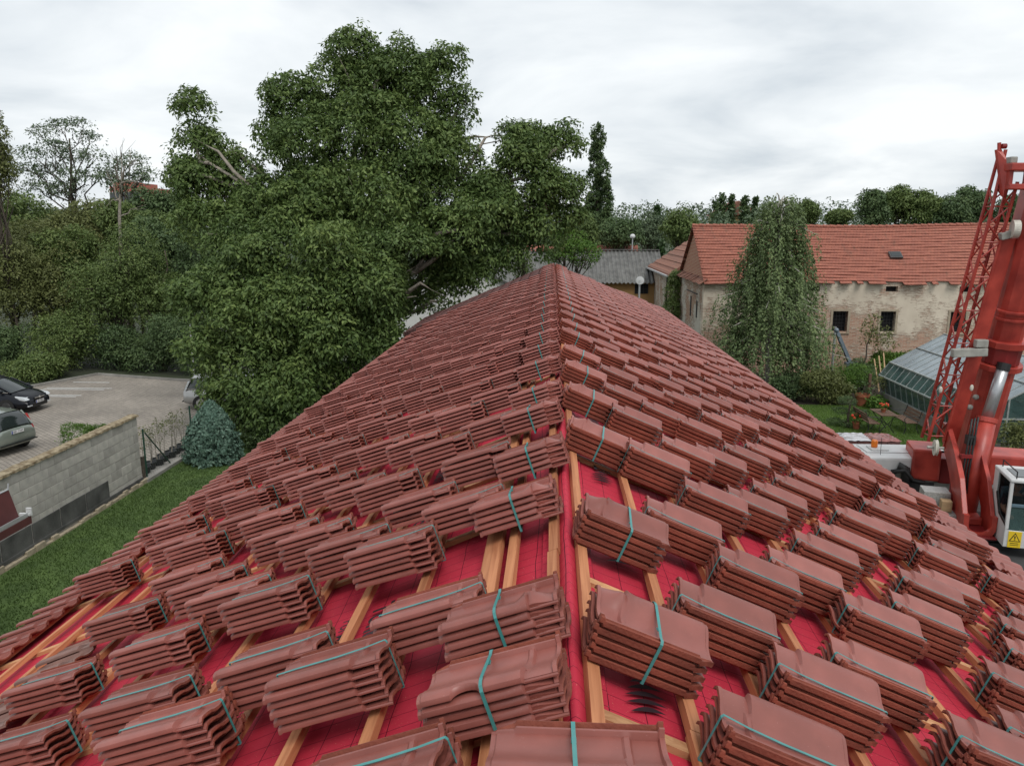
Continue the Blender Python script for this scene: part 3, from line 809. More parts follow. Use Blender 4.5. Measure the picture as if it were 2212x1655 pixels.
# a few darker laid tiles in the second course on the left, and the dark verge courses at the far left end
for k in range(5):
    M = roof_matrix(-1, 3.28, 3.72 + k * .207, .034); M.translation -= world_loc(house)
    t = bpy.data.objects.new('tile', TILES[k % 3].copy()); t.data.materials[0] = MATS['old_eave_tile']; col.objects.link(t); t.parent = house; t.matrix_local = M
rest = []
for r in range(0, 16):
    s = .04 + .3475 * r
    if s + TL > S_L + .1: break
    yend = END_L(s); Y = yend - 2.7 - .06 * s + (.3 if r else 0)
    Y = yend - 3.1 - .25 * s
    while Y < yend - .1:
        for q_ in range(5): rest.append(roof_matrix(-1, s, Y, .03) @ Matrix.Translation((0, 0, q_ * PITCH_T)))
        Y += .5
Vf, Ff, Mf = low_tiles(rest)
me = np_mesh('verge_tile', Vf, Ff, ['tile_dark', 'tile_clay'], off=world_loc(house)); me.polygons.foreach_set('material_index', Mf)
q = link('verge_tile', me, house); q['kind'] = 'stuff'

# ------------------------------------------------------------------ left side: block wall, fence, spruce, pots, parked cars
WX = -11.95
bw = thing('block_wall', 'grey concrete block wall with mossy coping above a dark stained base', 'wall', (WX, 17, 0))
WY0, WY1, BASE = 11.2, 20.85, .30
MB().mm((WX - .085, WY0, .05), (WX + .085, WY1 - .01, 1.95)).build('mortar_core', 'mortar', bw)
BL, BH = .50, .241
blk = MB().box((0, 0, 0), (.20, BL - .012, BH - .011)).mesh('block', 'block', bevel=.006)
half = MB().box((0, 0, 0), (.20, BL / 2 - .012, BH - .011)).mesh('block', 'block', bevel=.006)
rw = random.Random(3)
for r in range(7):
    z = BASE + BH * (r + .5); y = WY1 - (0 if r % 2 else BL / 2)
    if r % 2 == 0:
        o = link('block', half, bw); o.location = (rw.uniform(-.004, .004), WY1 - BL / 4 - 17, z)
    while y > WY0 + BL:
        o = link('block', blk, bw); o.location = (rw.uniform(-.005, .005), y - BL / 2 - 17, z); o.rotation_euler = (rw.uniform(-.008, .008), 0, rw.uniform(-.01, .01))
        y -= BL
# stained base of cast panels, broken plaster toe
y = WY1 - 1.7
while y > WY0:
    MB().mm((WX + .104, y - 1.02, .12), (WX + .125, y - .02, .64 + .02 * rw.random())).build('base_panel', 'dark_render', bw, bevel=.008)
    y -= 1.04
MB().mm((WX - .10, WY0, .0), (WX + .10, WY1, BASE - .012)).build('base_panel', 'block', bw)
mb = MB(); y = WY0; prev = .16
while y < WY1:
    L_ = rw.uniform(.12, .4); h = rw.uniform(.02, .15); mb.mm((WX + .10, y, -.02), (WX + .17 + rw.uniform(0, .05), y + L_, h)); y += L_ + .002
mb.build('plaster_toe', 'cream_stone', bw, bevel=.01)
MB().mm((WX + .09, WY0, .10), (WX + .135, WY1, .19)).build('base_ledge', 'dark_render', bw, bevel=.01)
mb = MB(); y = WY0
V, F = [], []
n = 120
for i in range(n + 1):
    yy = WY0 + (WY1 + .05 - WY0) * i / n
    for (dx_, dz_) in ((-.14, 0), (-.13, .06), (0, .085), (.13, .055), (.14, 0)):
        V.append((WX + dx_ + rw.uniform(-.012, .012), yy, BASE + 7 * BH + dz_ + rw.uniform(-.012, .012)))
for i in range(n):
    for j in range(4): p = i * 5 + j; F.append((p, p + 1, p + 6, p + 5))
    F.append((i * 5 + 4, i * 5, i * 5 + 5, i * 5 + 9))
mb.add(V, F + [(0, 1, 2, 3, 4), tuple(n * 5 + k for k in (4, 3, 2, 1, 0))])
mb.build('coping', 'coping', bw)

fk = MB(); fk.mm((-12.25, WY1 + .05, -.02), (-11.72, 27.5, .10)); o = fk.build('fence_kerb', 'concrete'); o['kind'] = 'structure'
fence = thing('wire_fence', 'chain link fence on dark green posts beside the blue spruce', 'fence', (-11.88, 23, 0))
for yy in (21.15, 24.1, 28.2):
    MB().tube([(-11.88, yy, 0), (-11.88, yy, 1.55)], .026, 8).build('post', 'post_green', fence, smooth=False)
MB().tube([(-11.85, 21.2, 1.42), (-11.85, 22.55, .05)], .02, 8).build('brace', 'post_green', fence)
MB().mm((-11.98, 20.96, -.02), (-11.86, 21.06, .75)).build('stake', 'bark', fence)
mb = MB(); yy = 21.15; s_ = .13
def wire(a, b): mb.beam(a, b, .002, .002)
y = 21.15 - 1.5
while y < 28.2:
    for d in (1, -1):
        a = (y, 0.08) if d > 0 else (y, 1.48); b = (y + 1.4, 1.48) if d > 0 else (y + 1.4, .08)
        t0 = max(0, (21.15 - a[0]) / 1.4); t1 = min(1, (28.2 - a[0]) / 1.4)
        if t1 > t0: wire((-11.88, a[0] + 1.4 * t0, a[1] + (b[1] - a[1]) * t0), (-11.88, a[0] + 1.4 * t1, a[1] + (b[1] - a[1]) * t1))
    y += s_
for z in (.08, .8, 1.48): wire((-11.88, 21.15, z), (-11.88, 28.2, z))
w_ = mb.build('wire_mesh', 'wire', fence); w_['kind'] = 'stuff'
lab = ['first', 'second', 'third', 'fourth', 'fifth', 'sixth', 'seventh']
for k in range(7):
    x, y = -12.12 - .05 * (k % 2), 21.5 + k * .40
    t = thing('potted_sapling', f'bare sapling in a black tub behind the fence, {lab[k]} from the block wall', 'potted plant', (x, y, .004), 'potted saplings along the fence')
    MB().lathe((x, y, .004), [(.13, 0), (.165, .26), (.185, .27), (.185, .31), (.165, .31), (.15, .27)], 14).build('tub', 'black_plastic', t)
    mb = MB(); rg = np.random.default_rng(50 + k)
    for q in range(3):
        a = rg.uniform(0, 6.28); pts = limb_path((x + .04 * math.cos(a), y + .04 * math.sin(a), .27), (x + .10 * math.cos(a), y + .10 * math.sin(a), 1.1 + rg.uniform(0, .5)), rg, 4, .04)
        mb.tube(pts, [.012, .01, .009, .006, .003], 5)
        for j in range(4):
            b = pts[2 + j % 3]; d = rg.normal(size=3) * .18; d[2] = abs(d[2]); mb.tube([b, b + d], [.004, .002], 4)
    mb.build('stem', 'bark_pale', t)
    foliage('foliage', [((x, y, 1.1), (.22, .2, .4))], t, 'leaf_yellow', 90, .07, 60 + k, per=3, clr=.05, shell=(.3, 1))

def conifer(name, label, base, h, rad, mat, n, seed, nl=.075, blunt=.0):
    t = thing(name, label, 'tree', base); rng = np.random.default_rng(seed)
    mb = MB(); b = np.array(base); mb.tube([b, b + (0, 0, h * .97)], [h * .03, .01], 7)
    C, D = [], []
    nb = int(n / 60)
    for i in range(nb):
        f = (i / nb) ** .9; z = .06 * h + (h * .95) * f * .98
        r = rad * (1 - f ** (2.1 if blunt else 1.1)) * rng.uniform(.82, 1.1) + .04
        a = i * 2.399 + rng.uniform(-.2, .2); d = np.array([math.cos(a), math.sin(a), -.10 + .35 * f])
        mb.tube([b + (0, 0, z), b + np.array([0, 0, z]) + d * r], [.012, .004], 4)
        k = 60; tt = rng.uniform(.3, 1, k) ** .7
        side = np.array([-math.sin(a), math.cos(a), 0]); sp = rng.uniform(-1, 1, k) * (.42 * r * (1.08 - tt))
        P = b + np.array([0, 0, z]) + d * (r * tt)[:, None] + side * sp[:, None] + rng.normal(size=(k, 3)) * .018
        P[:, 2] -= .04 * np.abs(sp) / max(r, .1); C.append(P); D.append(np.repeat((d + side * 0)[None], k, 0) + side * np.sign(sp)[:, None] * .7)
    C, D = np.concatenate(C), np.concatenate(D)
    mb.build('trunk', 'bark', t, recalc=False)
    V, F = leaves(C, nl, rng, .0, .55, out=D * 1.6)
    link('crown', np_mesh('crown', V, F, mat, np.clip(rng.normal(.5, .22, len(C)), 0, 1), world_loc(t)), t)
    return t
conifer('blue_spruce', 'small blue spruce with broad skirt beside the wire fence', (-10.72, 23.1, 0), 1.9, .86, 'needle_blue', 24000, 8, .10, blunt=1)
t = thing('juniper', 'low dark green shrub behind the blue spruce at the walnut foot', 'shrub', (-9.2, 24.4, 0))
foliage('foliage', [((-9.2, 24.4, .5), (1.0, .7, .6)), ((-8.3, 25.0, .5), (.8, .7, .6))], t, 'leaf_dark', 4500, .08, 77, clr=.12)
t = thing('round_shrub', 'bright green clipped shrub peeking over the block wall', 'shrub', (-15.9, 24.4, 0))
foliage('foliage', [((-15.9, 24.3, .40), (.62, .55, .45)), ((-15.3, 24.6, .35), (.5, .4, .38))], t, 'leaf_bright', 5000, .07, 78, clr=.07, droop=-.6, width=.3)
sheet('grass_strip', [(-16.6, 15.0), (-14.8, 15.0), (-14.8, 19.6), (-16.6, 19.6)], .010, 'lawn')

# low roof edge with a sheet-metal gutter end, just entering the picture at the left
gt = thing('sheet_metal_gutter', 'dark red sheet metal roof edge with open grey gutter end at left', 'gutter', (-8.3, 10.2, 0))
GY = 10.95; gx = -8.05
mb = MB(); mb.mm((gx - .12, 6, 2.92), (gx, GY - .1, 2.935)); mb.mm((gx - .004, 6, 2.935), (gx + .004, GY - .05, 2.99)); mb.build('channel', 'galv', gt)
mb = MB(); mb.prism([(gx - .14, 2.92), (gx - .125, 2.92), (gx - .235, 3.36), (gx - .25, 3.36)], 6, GY - .12, 'y'); mb.mm((gx - .13, 6, 2.80), (gx + .012, GY - .04, 2.917)); mb.build('upstand', 'flash_red', gt)
mb = MB(); mb.mm((gx - .05, GY - .06, 2.93), (gx + .03, GY - .03, 3.05)); mb.mm((gx - .14, GY - .10, 2.94), (gx + .03, GY - .065, 2.975)); mb.build('end_box', 'white_paint', gt)
mb = MB(); mb.beam((gx - .243, 6, 3.37), (gx - .243, GY - .11, 3.37), .03, .012); mb.beam((gx - .243, GY - .12, 3.36), (gx - .243, GY - .10, 3.46), .02, .012); mb.build('drip_edge', 'galv', gt)
mb = MB(); mb.prism([(gx - .25, 3.30), (gx - 4, 3.9), (gx - 4, 3.84), (gx - .25, 3.22)], 4, GY - .4, 'y'); mb.build('roof', 'tile_dark', gt)
mb = MB(); mb.mm((gx - 3.6, 4.3, 0), (gx - 1.2, 9.2, 3.35)); mb.build('wall', 'stucco', gt)

# ---- cars
pm('paint_navy', (.003, .004, .008), .3, .1, 3, coat=.08, spec=.3)
pm('paint_sage', (.23, .26, .225), .28, .06, 3, coat=.6, metal=.35)
pm('paint_silver', (.34, .34, .33), .28, .06, 3, coat=.6, metal=.4)
pm('car_glass', (.018, .024, .024), .06, .1, 3, spec=.8)
pm('tyre', (.012, .012, .012), .8, .2, 12)
pm('rim_dark', (.03, .03, .03), .4, .2, 12)
pm('rim_silver', (.5, .5, .5), .3, .1, 12, metal=.7)
pm('lamp_clear', (.55, .58, .6), .12, .1, 10, spec=.8)
pm('lamp_red', (.32, .012, .012), .2, .2, 12)
pm('chrome', (.7, .7, .7), .15, .05, 12, metal=.9)
pm('plate_white', (.7, .7, .7), .4, .03, 12); pm('plate_blue', (.02, .05, .3), .4, .1, 12)
pm('trim_black', (.01, .01, .01), .5, .2, 12)
def car(name, label, loc, rot, paint, rim, st, roofst, plate, estate):
    """local frame: +x forward, z up; st: (x, half width, sill z, shoulder z, top z) of the lower body; roofst: (x, half width, z) of the cabin roof line"""
    t = thing(name, label, 'car', loc, rotz=rot); t.scale = (.93, .93, .93); tail = 'lamp_red' if rim != 'rim_silver' or 'sage' in label else 'lamp_clear'
    mb = MB(); V, F = [], []
    for (x, w, z0, zs, zt) in st:
        for q in ((-.62, z0), (-.95, z0 + .05), (-1.0, z0 + .22), (-.995, (z0 + zs) / 2 + .06), (-.93, zs), (-.74, zt - .02), (-.35, zt), (.35, zt), (.74, zt - .02), (.93, zs), (.995, (z0 + zs) / 2 + .06), (1.0, z0 + .22), (.95, z0 + .05), (.62, z0)):
            V.append((x, q[0] * w, q[1]))
    n = 14
    for i in range(len(st) - 1):
        for j in range(n): F.append((i * n + j, i * n + (j + 1) % n, (i + 1) * n + (j + 1) % n, (i + 1) * n + j))
    F += [tuple(range(n)), tuple(range(len(V) - 1, len(V) - n - 1, -1))]
    mb.add(V, F); mb.build('body', paint, t, smooth=True, local=True)
    # cabin: glass volume with roof skin and pillars
    mb = MB(); V, F = [], []
    for (x, wb, wt, zb, zt) in roofst:
        for q in ((-wb, zb), (-(wb + wt) / 2 - .02, (zb + zt) / 2), (-wt, zt - .05), (-wt * .8, zt - .01), (0, zt + .01), (wt * .8, zt - .01), (wt, zt - .05), ((wb + wt) / 2 + .02, (zb + zt) / 2), (wb, zb)): V.append((x, q[0], q[1]))
    n = 9; MI = []
    for i in range(len(roofst) - 1):
        for j in range(n - 1):
            F.append((i * n + j, i * n + j + 1, (i + 1) * n + j + 1, (i + 1) * n + j))
    mb.add(V, F); mb.add([V[k] for k in range(n)], [tuple(range(n))]); mb.add(V[-n:], [tuple(range(n))])
    mb.build('window', 'car_glass', t, smooth=True, local=True)
    mb = MB(); rs = [r_ for r_ in roofst if r_[4] > roofst[len(roofst) // 2][4] - .14]
    V, F = [], []
    for (x, wb, wt, zb, zt) in rs:
        for q in ((-wt - .012, zt - .055), (-wt * .82, zt + .004), (0, zt + .024), (wt * .82, zt + .004), (wt + .012, zt - .055)): V.append((x, q[0], q[1]))
    for i in range(len(rs) - 1):
        for j in range(4): F.append((i * 5 + j, i * 5 + j + 1, i * 5 + j + 6, i * 5 + j + 5))
    mb.add(V, F)
    ro = mb.build('roof', paint, t, smooth=True, local=True)
    a, b = roofst[0], roofst[-1]; ra, rb = rs[0], rs[-1]
    for sgn in (-1, 1):
        MB().beam((a[0], sgn * a[1], a[3]), (ra[0], sgn * ra[2], ra[4] - .04), .07, .06).build('pillar', paint, t, local=True)
        MB().beam((b[0], sgn * b[1], b[3]), (rb[0], sgn * rb[2], rb[4] - .04), .06, .05).build('pillar', paint, t, local=True)
        for xm in ((a[0] + b[0]) / 2 - .1, (a[0] + b[0]) / 2 - 1.0):
            k = min(roofst, key=lambda q: abs(q[0] - xm)); MB().beam((xm, sgn * (k[1] + .012), k[3]), (xm + .02, sgn * (k[2] + .012), k[4] - .05), .07, .025, up=(1, 0, 0)).build('pillar', paint, t, local=True)
        mb = MB(); mb.beam((a[0] + .1, sgn * (a[1] + .016), a[3] + .02), (b[0] - .1, sgn * (b[1] + .016), b[3] + .02), .02, .025); mb.build('window_trim', 'chrome', t, local=True)
        MB().blob((b[0] - .35, sgn * (b[1] + .14), b[3] + .08), (.09, .11, .075)).build('mirror', paint, t, smooth=True, local=True)
    xf, xb = st[-1][0], st[0][0]; wv = st[len(st) // 2][1]
    for x in (xb + .78, xf - .86):
        for sgn in (-1, 1):
            w = thing('wheel', None, None); del_ = None
            w.parent = t; w.location = (x, sgn * (wv - .10), .315); w.rotation_euler = (0, 0, 0)
            mb = MB(); mb.tube([(0, -.10, 0), (0, -.09, 0), (0, .09, 0), (0, .10, 0)], [.285, .315, .315, .285], 22); mb.build('tyre', 'tyre', w, local=True)
            mb = MB(); mb.tube([(0, sgn * .095, 0), (0, sgn * .112, 0)], [.215, .20], 20)
            for k in range(7):
                an = 2 * math.pi * k / 7; mb.beam((0, sgn * .118, 0), (.19 * math.cos(an), sgn * .112, .19 * math.sin(an)), .035, .012, up=(0, 1, 0))
            mb.build('rim', rim, w, local=True)
            MB().tube([(x, sgn * (wv - .245), .315), (x, sgn * (wv + .004), .315)], .355, 20).build('wheel_arch', 'trim_black', t, local=True)
    # front
    wf = st[-2][1]; zt = st[-2][4]
    for sgn in (-1, 1):
        mb = MB(); mb.prism([(xf - .02, .60), (xf - .12, .71), (xf - .52, .78), (xf - .48, .66), (xf - .1, .58)], sgn * (wf * .60), sgn * (wf * 1.0), 'y'); mb.build('headlight', 'lamp_clear', t, local=True, bevel=.015)
        mb = MB(); mb.box((xf - .015, sgn * wf * .72, .34), (.05, .28, .05)); mb.build('fog_lamp', 'lamp_clear', t, local=True)
        mb = MB()
        if estate: mb.prism([(xb + .02, .78), (xb + .10, .78), (xb + .34, 1.28), (xb + .25, 1.28)], sgn * .66, sgn * .735, 'y')
        else: mb.prism([(xb - .02, .72), (xb + .12, .72), (xb + .18, .95), (xb + .04, .95)], sgn * .42, sgn * .78, 'y')
        mb.build('tail_light', tail, t, local=True, bevel=.012)
    mb = MB(); mb.box((xf + .005, 0, .60), (.04, .62, .10)); mb.box((xf - .0, 0, .33), (.06, .9, .16)); mb.build('grille', 'trim_black', t, local=True)
    mb = MB(); mb.box((xf + .028, 0, .635), (.02, .60, .025)); mb.tube([(xf + .03, 0, .635), (xf + .045, 0, .635)], .055, 14); mb.build('badge_bar', 'chrome', t, local=True)
    mb = MB(); mb.box((xb - .03, 0, .40), (.06, 1.5, .03)); mb.build('bumper_strip', 'trim_black', t, local=True)
    for (x, z, s) in ((xf + .03, .46, 1), (xb - .022, .80 if estate else .55, -1)):
        p = MB().box((x, 0, z), (.012, .50, .11)).build('number_plate', 'plate_white', t, local=True)
        MB().box((x + s * .0065, -s * .225 * 1, z), (.003, .045, .108)).build('blue_band', 'plate_blue', p, local=True)
        me = text_mesh(plate, .105, 'print_ink'); tx = Vector((0, s, 0)); M = Matrix((tx, Vector((0, 0, 1)), Vector((s, 0, 0)))).transposed().to_4x4(); M.translation = Vector((x + s * .0082, s * .02, z)); me.transform(M); link('lettering', me, p)
    return t
hatch_st = [(-2.16, .70, .34, .72, .80), (-2.10, .80, .30, .80, .92), (-1.9, .86, .24, .86, .98), (-1.2, .90, .20, .88, .98), (0, .905, .19, .87, .96), (.9, .90, .20, .84, .95), (1.25, .89, .22, .80, .93), (1.7, .86, .22, .70, .84), (2.05, .78, .24, .60, .72), (2.16, .66, .28, .54, .62)]
hatch_rf = [(-2.05, .66, .48, .93, .98), (-1.75, .72, .54, .95, 1.30), (-1.4, .74, .58, .96, 1.43), (-.6, .76, .60, .96, 1.49), (.1, .76, .60, .95, 1.47), (.5, .75, .57, .94, 1.38), (1.0, .74, .56, .93, 1.12), (1.42, .70, .60, .90, .93)]
est_st = [(-2.25, .72, .34, .74, .84), (-2.20, .80, .30, .80, .92), (-2.0, .85, .24, .84, .96), (-1.2, .885, .20, .87, .97), (0, .89, .19, .86, .95), (.9, .885, .20, .83, .94), (1.25, .88, .22, .80, .92), (1.7, .85, .22, .72, .84), (2.05, .78, .24, .62, .73), (2.2, .66, .28, .55, .63)]
est_rf = [(-2.19, .68, .62, .92, .99), (-2.02, .70, .62, .94, 1.28), (-1.84, .72, .60, .95, 1.44), (-1.2, .74, .60, .95, 1.49), (-.4, .75, .60, .95, 1.50), (.25, .75, .60, .94, 1.46), (.6, .74, .57, .94, 1.36), (1.05, .73, .56, .93, 1.10), (1.4, .69, .60, .90, .93)]
car('parked_car', 'black hatchback parked nose out, its front showing at the left edge', (-22.75, 29.55, .004), R(-2), 'paint_navy', 'rim_dark', hatch_st, hatch_rf, '1BS 8868', False)
car('parked_car', 'sage green estate car seen from behind, cut by the left edge', (-19.55, 24.05, .004), R(180 - 12), 'paint_sage', 'rim_silver', est_st, est_rf, '8B1 7347', True)
car('parked_car', 'silver car half hidden under the walnut tree', (-12.95, 30.8, .004), R(8), 'paint_silver', 'rim_silver', est_st, est_rf, '4B2 1080', True)
mb = MB(); mb.tube([(-15.1, 31.3, 0), (-15.1, 31.3, 3.4)], .03, 8)
tag(mb.build('pole', 'white_paint'), 'thin white pole beside the silver car under the walnut', 'pole')

# ------------------------------------------------------------------ trees on the left and the big walnut
house_clip = lambda X: ((X[:, 0] > -5.15) & (X[:, 1] < 28.6) & (X[:, 2] < 6.4)) | (X[:, 2] < .03)
WAL = [(757, 120, 52, 31), (730, 190, 72, 31), (800, 205, 78, 31), (870, 175, 70, 31), (862, 100, 20, 31), (940, 190, 70, 31), (985, 245, 42, 31), (640, 220, 62, 31), (600, 305, 52, 31), (670, 325, 88, 30), (760, 325, 105, 30), (880, 325, 105, 30), (960, 335, 70, 30.5), (930, 440, 95, 30), (800, 450, 115, 29), (680, 450, 95, 29), (580, 440, 66, 29.5),
       (420, 250, 40, 30), (425, 330, 56, 30), (440, 410, 64, 29.5), (485, 345, 36, 30.5), (430, 480, 58, 29), (400, 390, 38, 29.5), (500, 430, 50, 29.5), (520, 540, 78, 28), (620, 560, 98, 27.5), (740, 580, 115, 27), (870, 580, 105, 27.5), (980, 520, 88, 28.7), (1040, 460, 75, 30),
       (1105, 300, 36, 31.5), (1160, 320, 50, 31.5), (1215, 320, 42, 31.5), (1130, 400, 84, 31), (1210, 420, 50, 31), (1170, 490, 62, 31), (1232, 470, 30, 31), (1090, 510, 56, 30.5), (470, 650, 78, 26.5), (580, 680, 105, 26), (700, 700, 115, 26), (820, 660, 105, 26.5), (900, 640, 78, 27.3), (960, 600, 55, 28.8), (985, 600, 48, 29.6), (530, 385, 46, 30.3), (1060, 425, 52, 30.6), (1075, 565, 42, 30.3), (560, 470, 60, 29), (1010, 590, 45, 29.4), (530, 610, 80, 27), (1035, 560, 42, 30.2), (940, 660, 40, 28.9),
       (440, 770, 58, 25.5), (530, 790, 86, 25.5), (640, 800, 96, 25.5), (740, 760, 78, 26), (800, 720, 58, 26.5), (480, 850, 42, 25.2), (560, 885, 62, 25), (640, 880, 66, 25.2), (520, 915, 40, 25), (600, 930, 36, 24.6)]
wl = [pxlobe(*q) for q in WAL]
wt = thing('walnut_tree', 'huge walnut tree with dense drooping foliage rising beyond the left slope', 'tree', (-7.6, 29.3, 0))
wood('trunk', (-7.6, 29.3, 0), (-6.8, 30.5, 11.5), .42, wl[::2], wt, 'bark_pale', 5, twigs=2, fork=.5)
rgw = np.random.default_rng(91); wl2 = []
for c_, r_ in wl:
    wl2.append((c_, tuple(np.array(r_) * .80)))
    for k in range(5):
        d_ = rgw.normal(size=3); d_[2] = d_[2] * .8 + .15; d_[1] -= .3; d_ /= np.linalg.norm(d_); q_ = rgw.uniform(.30, .50)
        wl2.append((c_ + d_ * np.array(r_) * rgw.uniform(.62, .86), (r_[0] * q_, r_[1] * q_, r_[2] * q_ * .85)))
foliage('crown', wl2, wt, 'leaf_walnut', 300000, .165, 9, per=24, clr=.31, droop=.55, width=.44, shell=(.70, 1.06), clip=house_clip)

def leafy(name, label, px, py, rx, ry, Y, mat, n, leaf, seed, group=None, sparse=False, nl=12, bark='bark', clr=None, base=None, droop=.35, lsize=.5, cat='tree', tw=2, sy=.9):
    c = at(px, py, Y); dep = float((c - CP) @ FW); r = (rx / FPX * dep, rx / FPX * dep * sy, ry / FPX * dep)
    rng = np.random.default_rng(seed); L_ = sublobes(c, r, nl, rng, lsize)
    t = thing(name, label, cat, (c[0], c[1], 0), group)
    wood('trunk', (c[0], c[1], -.03), (c[0] + rng.normal() * .3, c[1], c[2] + r[2] * .6), max(.08, r[0] * .05), L_, t, bark, seed, twigs=5 if sparse else tw)
    foliage('crown', L_, t, mat, n, leaf, seed + 100, per=18, clr=clr or max(.3, min(.55, r[0] * .16)), droop=droop, shell=(.75, 1.0) if sparse else (.55, 1.02), clip=lambda X: X[:, 2] < .02)
    return t
G = 'trees of the wood behind the car park'
leafy('tall_tree', 'tall loose yellowish tree cut by the left edge', -18, 345, 52, 125, 40, 'leaf_olive', 9000, .16, 201, G, nl=14, lsize=.42)
def locust(label, base, top, Y, pads, n, seed):
    L_ = [pxlobe(x, y, r_, Y + dy_, 1.0, .42) for x, y, r_, dy_ in pads]; b_ = at(*base, Y); b_[2] = -.03; t_ = at(*top, Y)
    t = thing('locust_tree', label, 'tree', (b_[0], b_[1], 0), G); wood('trunk', b_, t_, .22, L_, t, 'bark', seed, twigs=4, fork=.72, r1=.05)
    foliage('crown', L_, t, 'leaf_far_hazy', n, .19, seed + 1, per=14, clr=.42, droop=.3, shell=(.5, 1.0))
locust('airy locust tree with bare dark branches against the sky', (165, 500), (150, 300), 55, [(95, 292, 26, 0), (130, 275, 24, 1), (168, 272, 22, -1), (190, 300, 24, 1), (120, 322, 30, -1), (75, 335, 28, 0), (155, 342, 30, 1), (205, 338, 24, -1), (50, 372, 30, 0), (105, 372, 32, 1), (165, 385, 32, -1), (215, 378, 24, 0), (85, 410, 34, 0), (140, 415, 34, 0)], 6500, 202)
locust('smaller spreading locust tree in front of the pink block', (265, 520), (268, 365), 52, [(248, 362, 20, 0), (285, 350, 24, 1), (314, 378, 20, -1), (232, 388, 20, 0), (295, 392, 24, 1), (262, 405, 24, 0)], 2200, 203)
leafy('dark_tree', 'dark round tree between the locusts and the walnut', 365, 490, 72, 95, 50, 'leaf_dark', 20000, .22, 204, G)
leafy('wood_tree', 'dark tree below the tall yellowish tree at the left edge', 45, 500, 85, 75, 47, 'leaf_mid', 13000, .2, 205, G)
leafy('wood_tree', 'brownish green tree under the airy locust', 195, 500, 105, 62, 47, 'leaf_olive', 20000, .2, 206, G)
leafy('wood_tree', 'green tree hiding the foot of the pink block', 290, 500, 70, 62, 46, 'leaf_mid', 15000, .2, 215, G)
leafy('wood_tree', 'dark tree deep in the wood left of the walnut', 330, 560, 70, 70, 44, 'leaf_dark', 15000, .2, 216, G)
leafy('wood_tree', 'broad yellow green tree behind the left edge cars', 75, 560, 90, 85, 43.5, 'leaf_olive', 18000, .17, 217, G)
leafy('wood_tree', 'rounded olive tree rising left of the dead tree', 150, 570, 80, 80, 43, 'leaf_mid', 17000, .17, 218, G)
leafy('wood_tree', 'yellow green tree low at the left edge', 30, 620, 85, 100, 41, 'leaf_olive', 14000, .15, 207, G)
leafy('wood_tree', 'feathery pale green tree in the middle of the wood', 240, 610, 95, 130, 40, 'leaf_mid', 22000, .14, 208, G, nl=16, lsize=.42)
leafy('wood_tree', 'feathery green tree next to the walnut crown', 350, 620, 80, 130, 40.5, 'leaf_mid', 18000, .14, 209, G, nl=14, lsize=.42)
leafy('wood_tree', 'olive tree between the left edge and the feathery tree', 125, 640, 78, 105, 41.5, 'leaf_olive', 14000, .15, 210, G)
leafy('wood_tree', 'dark tree right behind the walnut lower left lobe', 440, 620, 70, 140, 41, 'leaf_dark', 14000, .17, 211, G)
for i, (px_, py_, rx_, ry_, Y_, m_, lb) in enumerate([(20, 755, 75, 70, 39.5, 'leaf_dark', 'dark bush behind the black hatchback'), (150, 745, 85, 75, 39, 'leaf_mid', 'mid green bush at the car park corner'), (260, 760, 75, 62, 39, 'leaf_dark', 'dark bush behind the far kerb of the car park'), (350, 755, 70, 66, 38.6, 'leaf_dark', 'dark bush by the white pole left of the walnut'), (430, 750, 60, 70, 38, 'leaf_dark', 'dark bush behind the silver car'), (75, 800, 60, 34, 36.2, 'leaf_mid', 'low leafy bush at the kerb beside the black hatchback')]):
    leafy('bush', lb, px_, py_, rx_, ry_, Y_, m_, 13000, .13, 230 + i, 'bushes edging the car park', nl=10, cat='bush')
# pale dead branches in front of the locusts
dt = thing('dead_tree', 'bleached dead tree standing in front of the small locust', 'tree', tuple(at(250, 560, 44)[:2]) + (0,))
mb = MB(); rg = np.random.default_rng(4); b0 = at(258, 560, 44); b0[2] = 0; top = at(262, 330, 44)
mid = at(258, 470, 44); mb.tube(limb_path(b0, mid, rg, 4, .02) + limb_path(mid, top, rg, 4, .04)[1:], [.13, .12, .11, .1, .09, .07, .05, .03, .012], 7)
for (x, y) in ((300, 345), (232, 372), (316, 400), (225, 450), (300, 455), (240, 330), (285, 320), (270, 300)):
    e_ = at(x, y, 44 + rg.uniform(-1.5, 1.5)); p = limb_path(mid + (top - mid) * rg.uniform(0, .6), e_, rg, 5, .1); mb.tube(p, [.05, .04, .03, .022, .014, .006], 5)
    for k in range(3): mb.tube([p[3], p[3] + (e_ - p[2]) * .5 + rg.normal(size=3) * .3], [.015, .005], 4)
mb.build('branches', 'bark_pale', dt, smooth=True, recalc=False)
pk = thing('apartment_block', 'pink apartment block far behind the locust trees', 'building', (-66, 125, 0))
p0, p1 = at(236, 404, 120), at(304, 432, 120)
pm('pink_wall', (.36, .12, .09), .9, .1, .3)
MB().mm((p0[0], 120, 0), (p1[0], 130, p0[2])).build('wall', 'pink_wall', pk)
for k in range(5):
    x = p0[0] + (p1[0] - p0[0]) * (.12 + .19 * k); w = MB().mm((x - .55, 119.9, p0[2] - 2.3), (x + .45, 119.98, p0[2] - .9)).build('window', 'car_glass', pk)
    MB().mm((x - .65, 119.93, p0[2] - 2.42), (x + .55, 119.97, p0[2] - .8)).build('frame', 'white_paint', w)
MB().mm((p0[0] + .3, 120.5, p0[2]), (p1[0] - 1.2, 128, p0[2] + .7)).build('roof_parapet', 'pink_wall', pk)
MB().mm((p1[0] - 2.3, 121, p0[2] + .05), (p1[0] - 1.3, 122, p0[2] + 1.1)).build('roof_rail', 'white_paint', pk)

